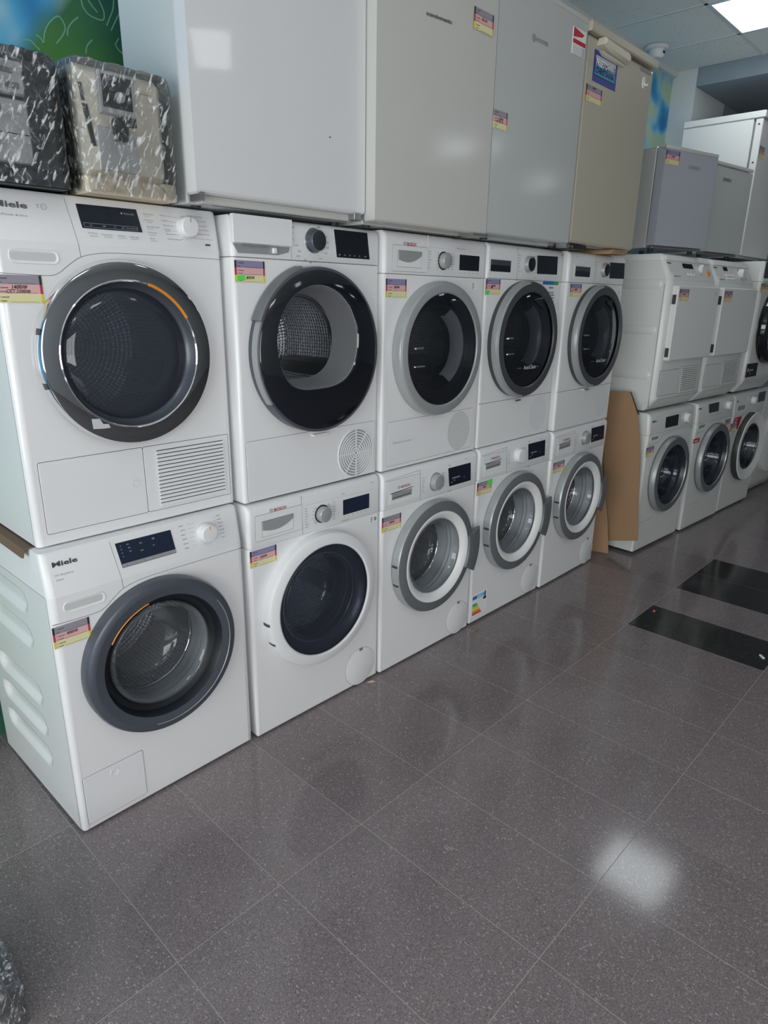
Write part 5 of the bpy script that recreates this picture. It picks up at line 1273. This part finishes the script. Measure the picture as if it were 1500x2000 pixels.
# c2: cream
t = empty('coffee_machine', 'cream coffee machine wrapped in clear film beside the large glossy fridge', 'coffee machine', (.216, .040, 1.706), 0, 'coffee machines wrapped in clear film')
b = MB(); b.box(.0, .226, .0, .24, .040, .272, 0, .014); b.build('body', 'cream', t, 30)
b = MB(); b.box(.0, .236, -.028, .24, .0, .040, 0, .006); b.build('drip_tray', 'cream_base', t, 30)
b = MB(); b.prism(rpoly(rect(.050, .150, .055, .150), .004), -.004, .002, 0, .002); b.build('front_panel', 'coffee_silver', t, 30)
b = MB(); b.prism(rpoly(rect(.060, .150, .176, .266), .004), -.012, .004, 0, .003); o = b.build('screen_bezel', 'coffee_silver', t, 30)
b = MB(); b.prism(rect(.068, .141, .190, .258), -.0135, -.008, 0, .001); b.build('screen', 'coffee_black', o, 0)
knob(o, .108, .214, .012, .008, 'coffee_silver', None, None, -.0135)
b = MB(); b.box(.088, .122, -.026, .004, .132, .172, 0, .006); b.box(.092, .100, -.022, -.008, .122, .134); b.box(.110, .118, -.022, -.008, .122, .134); b.box(.126, .148, -.010, .004, .158, .178); b.build('spout', 'coffee_black', t, 30)
b = MB(); b.prism([(.018, .232), (.026, .232), (.030, .196), (.022, .196)], -.002, .002, 0); b.prism([(.022, .190), (.034, .190), (.046, .105), (.036, .105)], -.003, .002, 0); b.build('side_gauge', 'coffee_black', t, 0)
b = MB(); b.prism(rpoly(rect(.160, .196, .236, .244), .003), -.004, .002, 0, .001); b.build('badge', 'cream_base', t, 0)
film_wrap(t, -.003, .239, -.032, .246, .0, .276, 11, .0032)

# ================================================================== CARDBOARD, BITS ON THE FLOOR
def sheet(name, label, pts, th, m='cardboard', fold=None):
    """cardboard sheet from 3D corner points (planar-ish fan strips)"""
    b = MB(); V = [Vector(p) for p in pts]; nrm = (V[1]-V[0]).cross(V[2]-V[0]).normalized()*th
    f0 = [tuple(v) for v in V]; f1 = [tuple(v+nrm) for v in V]; b.loft([f0, f1], 0, cap=True); return tag(b.build(name, m, None, 0), label, 'cardboard')
sheet('cardboard_sheet', 'large brown cardboard sheet leaning on the side of the far washer', [(3.253-.03*z, y, z) for y, z in ((.01, .058), (-.195, .112), (-.150, .60), (-.138, .70), (-.105, .86), (-.045, .985), (.115, .975))], .004)
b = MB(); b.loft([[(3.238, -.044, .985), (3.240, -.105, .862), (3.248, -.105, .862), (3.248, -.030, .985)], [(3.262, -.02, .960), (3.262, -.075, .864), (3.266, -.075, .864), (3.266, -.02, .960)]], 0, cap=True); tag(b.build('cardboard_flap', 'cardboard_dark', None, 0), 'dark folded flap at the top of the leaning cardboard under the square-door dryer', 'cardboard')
sheet('cardboard_sheet', 'smaller brown cardboard sheet standing on the floor behind the end washer', [(3.195, -.048, .002), (3.12, .16, .002), (3.10, .16, .60), (3.165, .045, .55), (3.19, -.02, .20)], .004)
b = MB(); b.loft([[(0, 0, 0), (.014, .002, 0), (.030, .020, .0), (.012, .012, 0)], [(.002, .001, .004), (.013, .003, .006), (.028, .019, .002), (.012, .011, .005)]], 0, cap=True)
o = tag(b.build('wood_chip', 'chip_wood', None, 0), 'tiny wood chip on the floor at the foot of the second washer', 'wood chip'); o.location = (1.155, -.035, 0); o.rotation_euler = (0, 0, 1.9)
b = MB(); b.box(-.006, .006, -.016, .016, 0, .006, 0, .002); o = tag(b.build('white_scrap', 'white_scrap', None, 0), 'small white plastic scrap on the black floor tile at the right edge', 'scrap'); o.location = (2.50, -1.10, 0); o.rotation_euler = (0, 0, -.8)
b = MB(); b.loft([[(.008*cos(k), .008*sin(k), 0) for k in range(6)], [(.006*cos(k), .007*sin(k), .006) for k in range(6)]], 0, cap=True); o = tag(b.build('red_reflection', 'red_reflection', None, 0), 'red reflection built as a tiny solid on the corner of the single black floor tile', 'scrap'); o.location = (2.61, -.575, 0)  # a red reflection on the floor, built as a small coloured solid
# wrapped bundle at the lower left corner
t = empty('wrapped_bundle', 'grey bundle in clear film at the lower left corner of the photo', 'bundle', (-.395, -.30, .0))
b = MB(); b.loft([[(.05*cos(a)*s, .10*sin(a)*s, z) for a in [2*pi*k/16 for k in range(16)]] for z, s in ((0, .9), (.02, 1.), (.07, .9), (.10, .4))], 0, cap=True); b.build('content', 'coffee_silver', t, 60)
film_wrap(t, -.075, .085, -.13, .13, .001, .11, 23, .012)

for o in C.objects:      # prints too small to pick apart singly
    if o.name.split('.')[0] in ('button_marks', 'programme_print', 'panel_print'): o['kind'] = 'stuff'
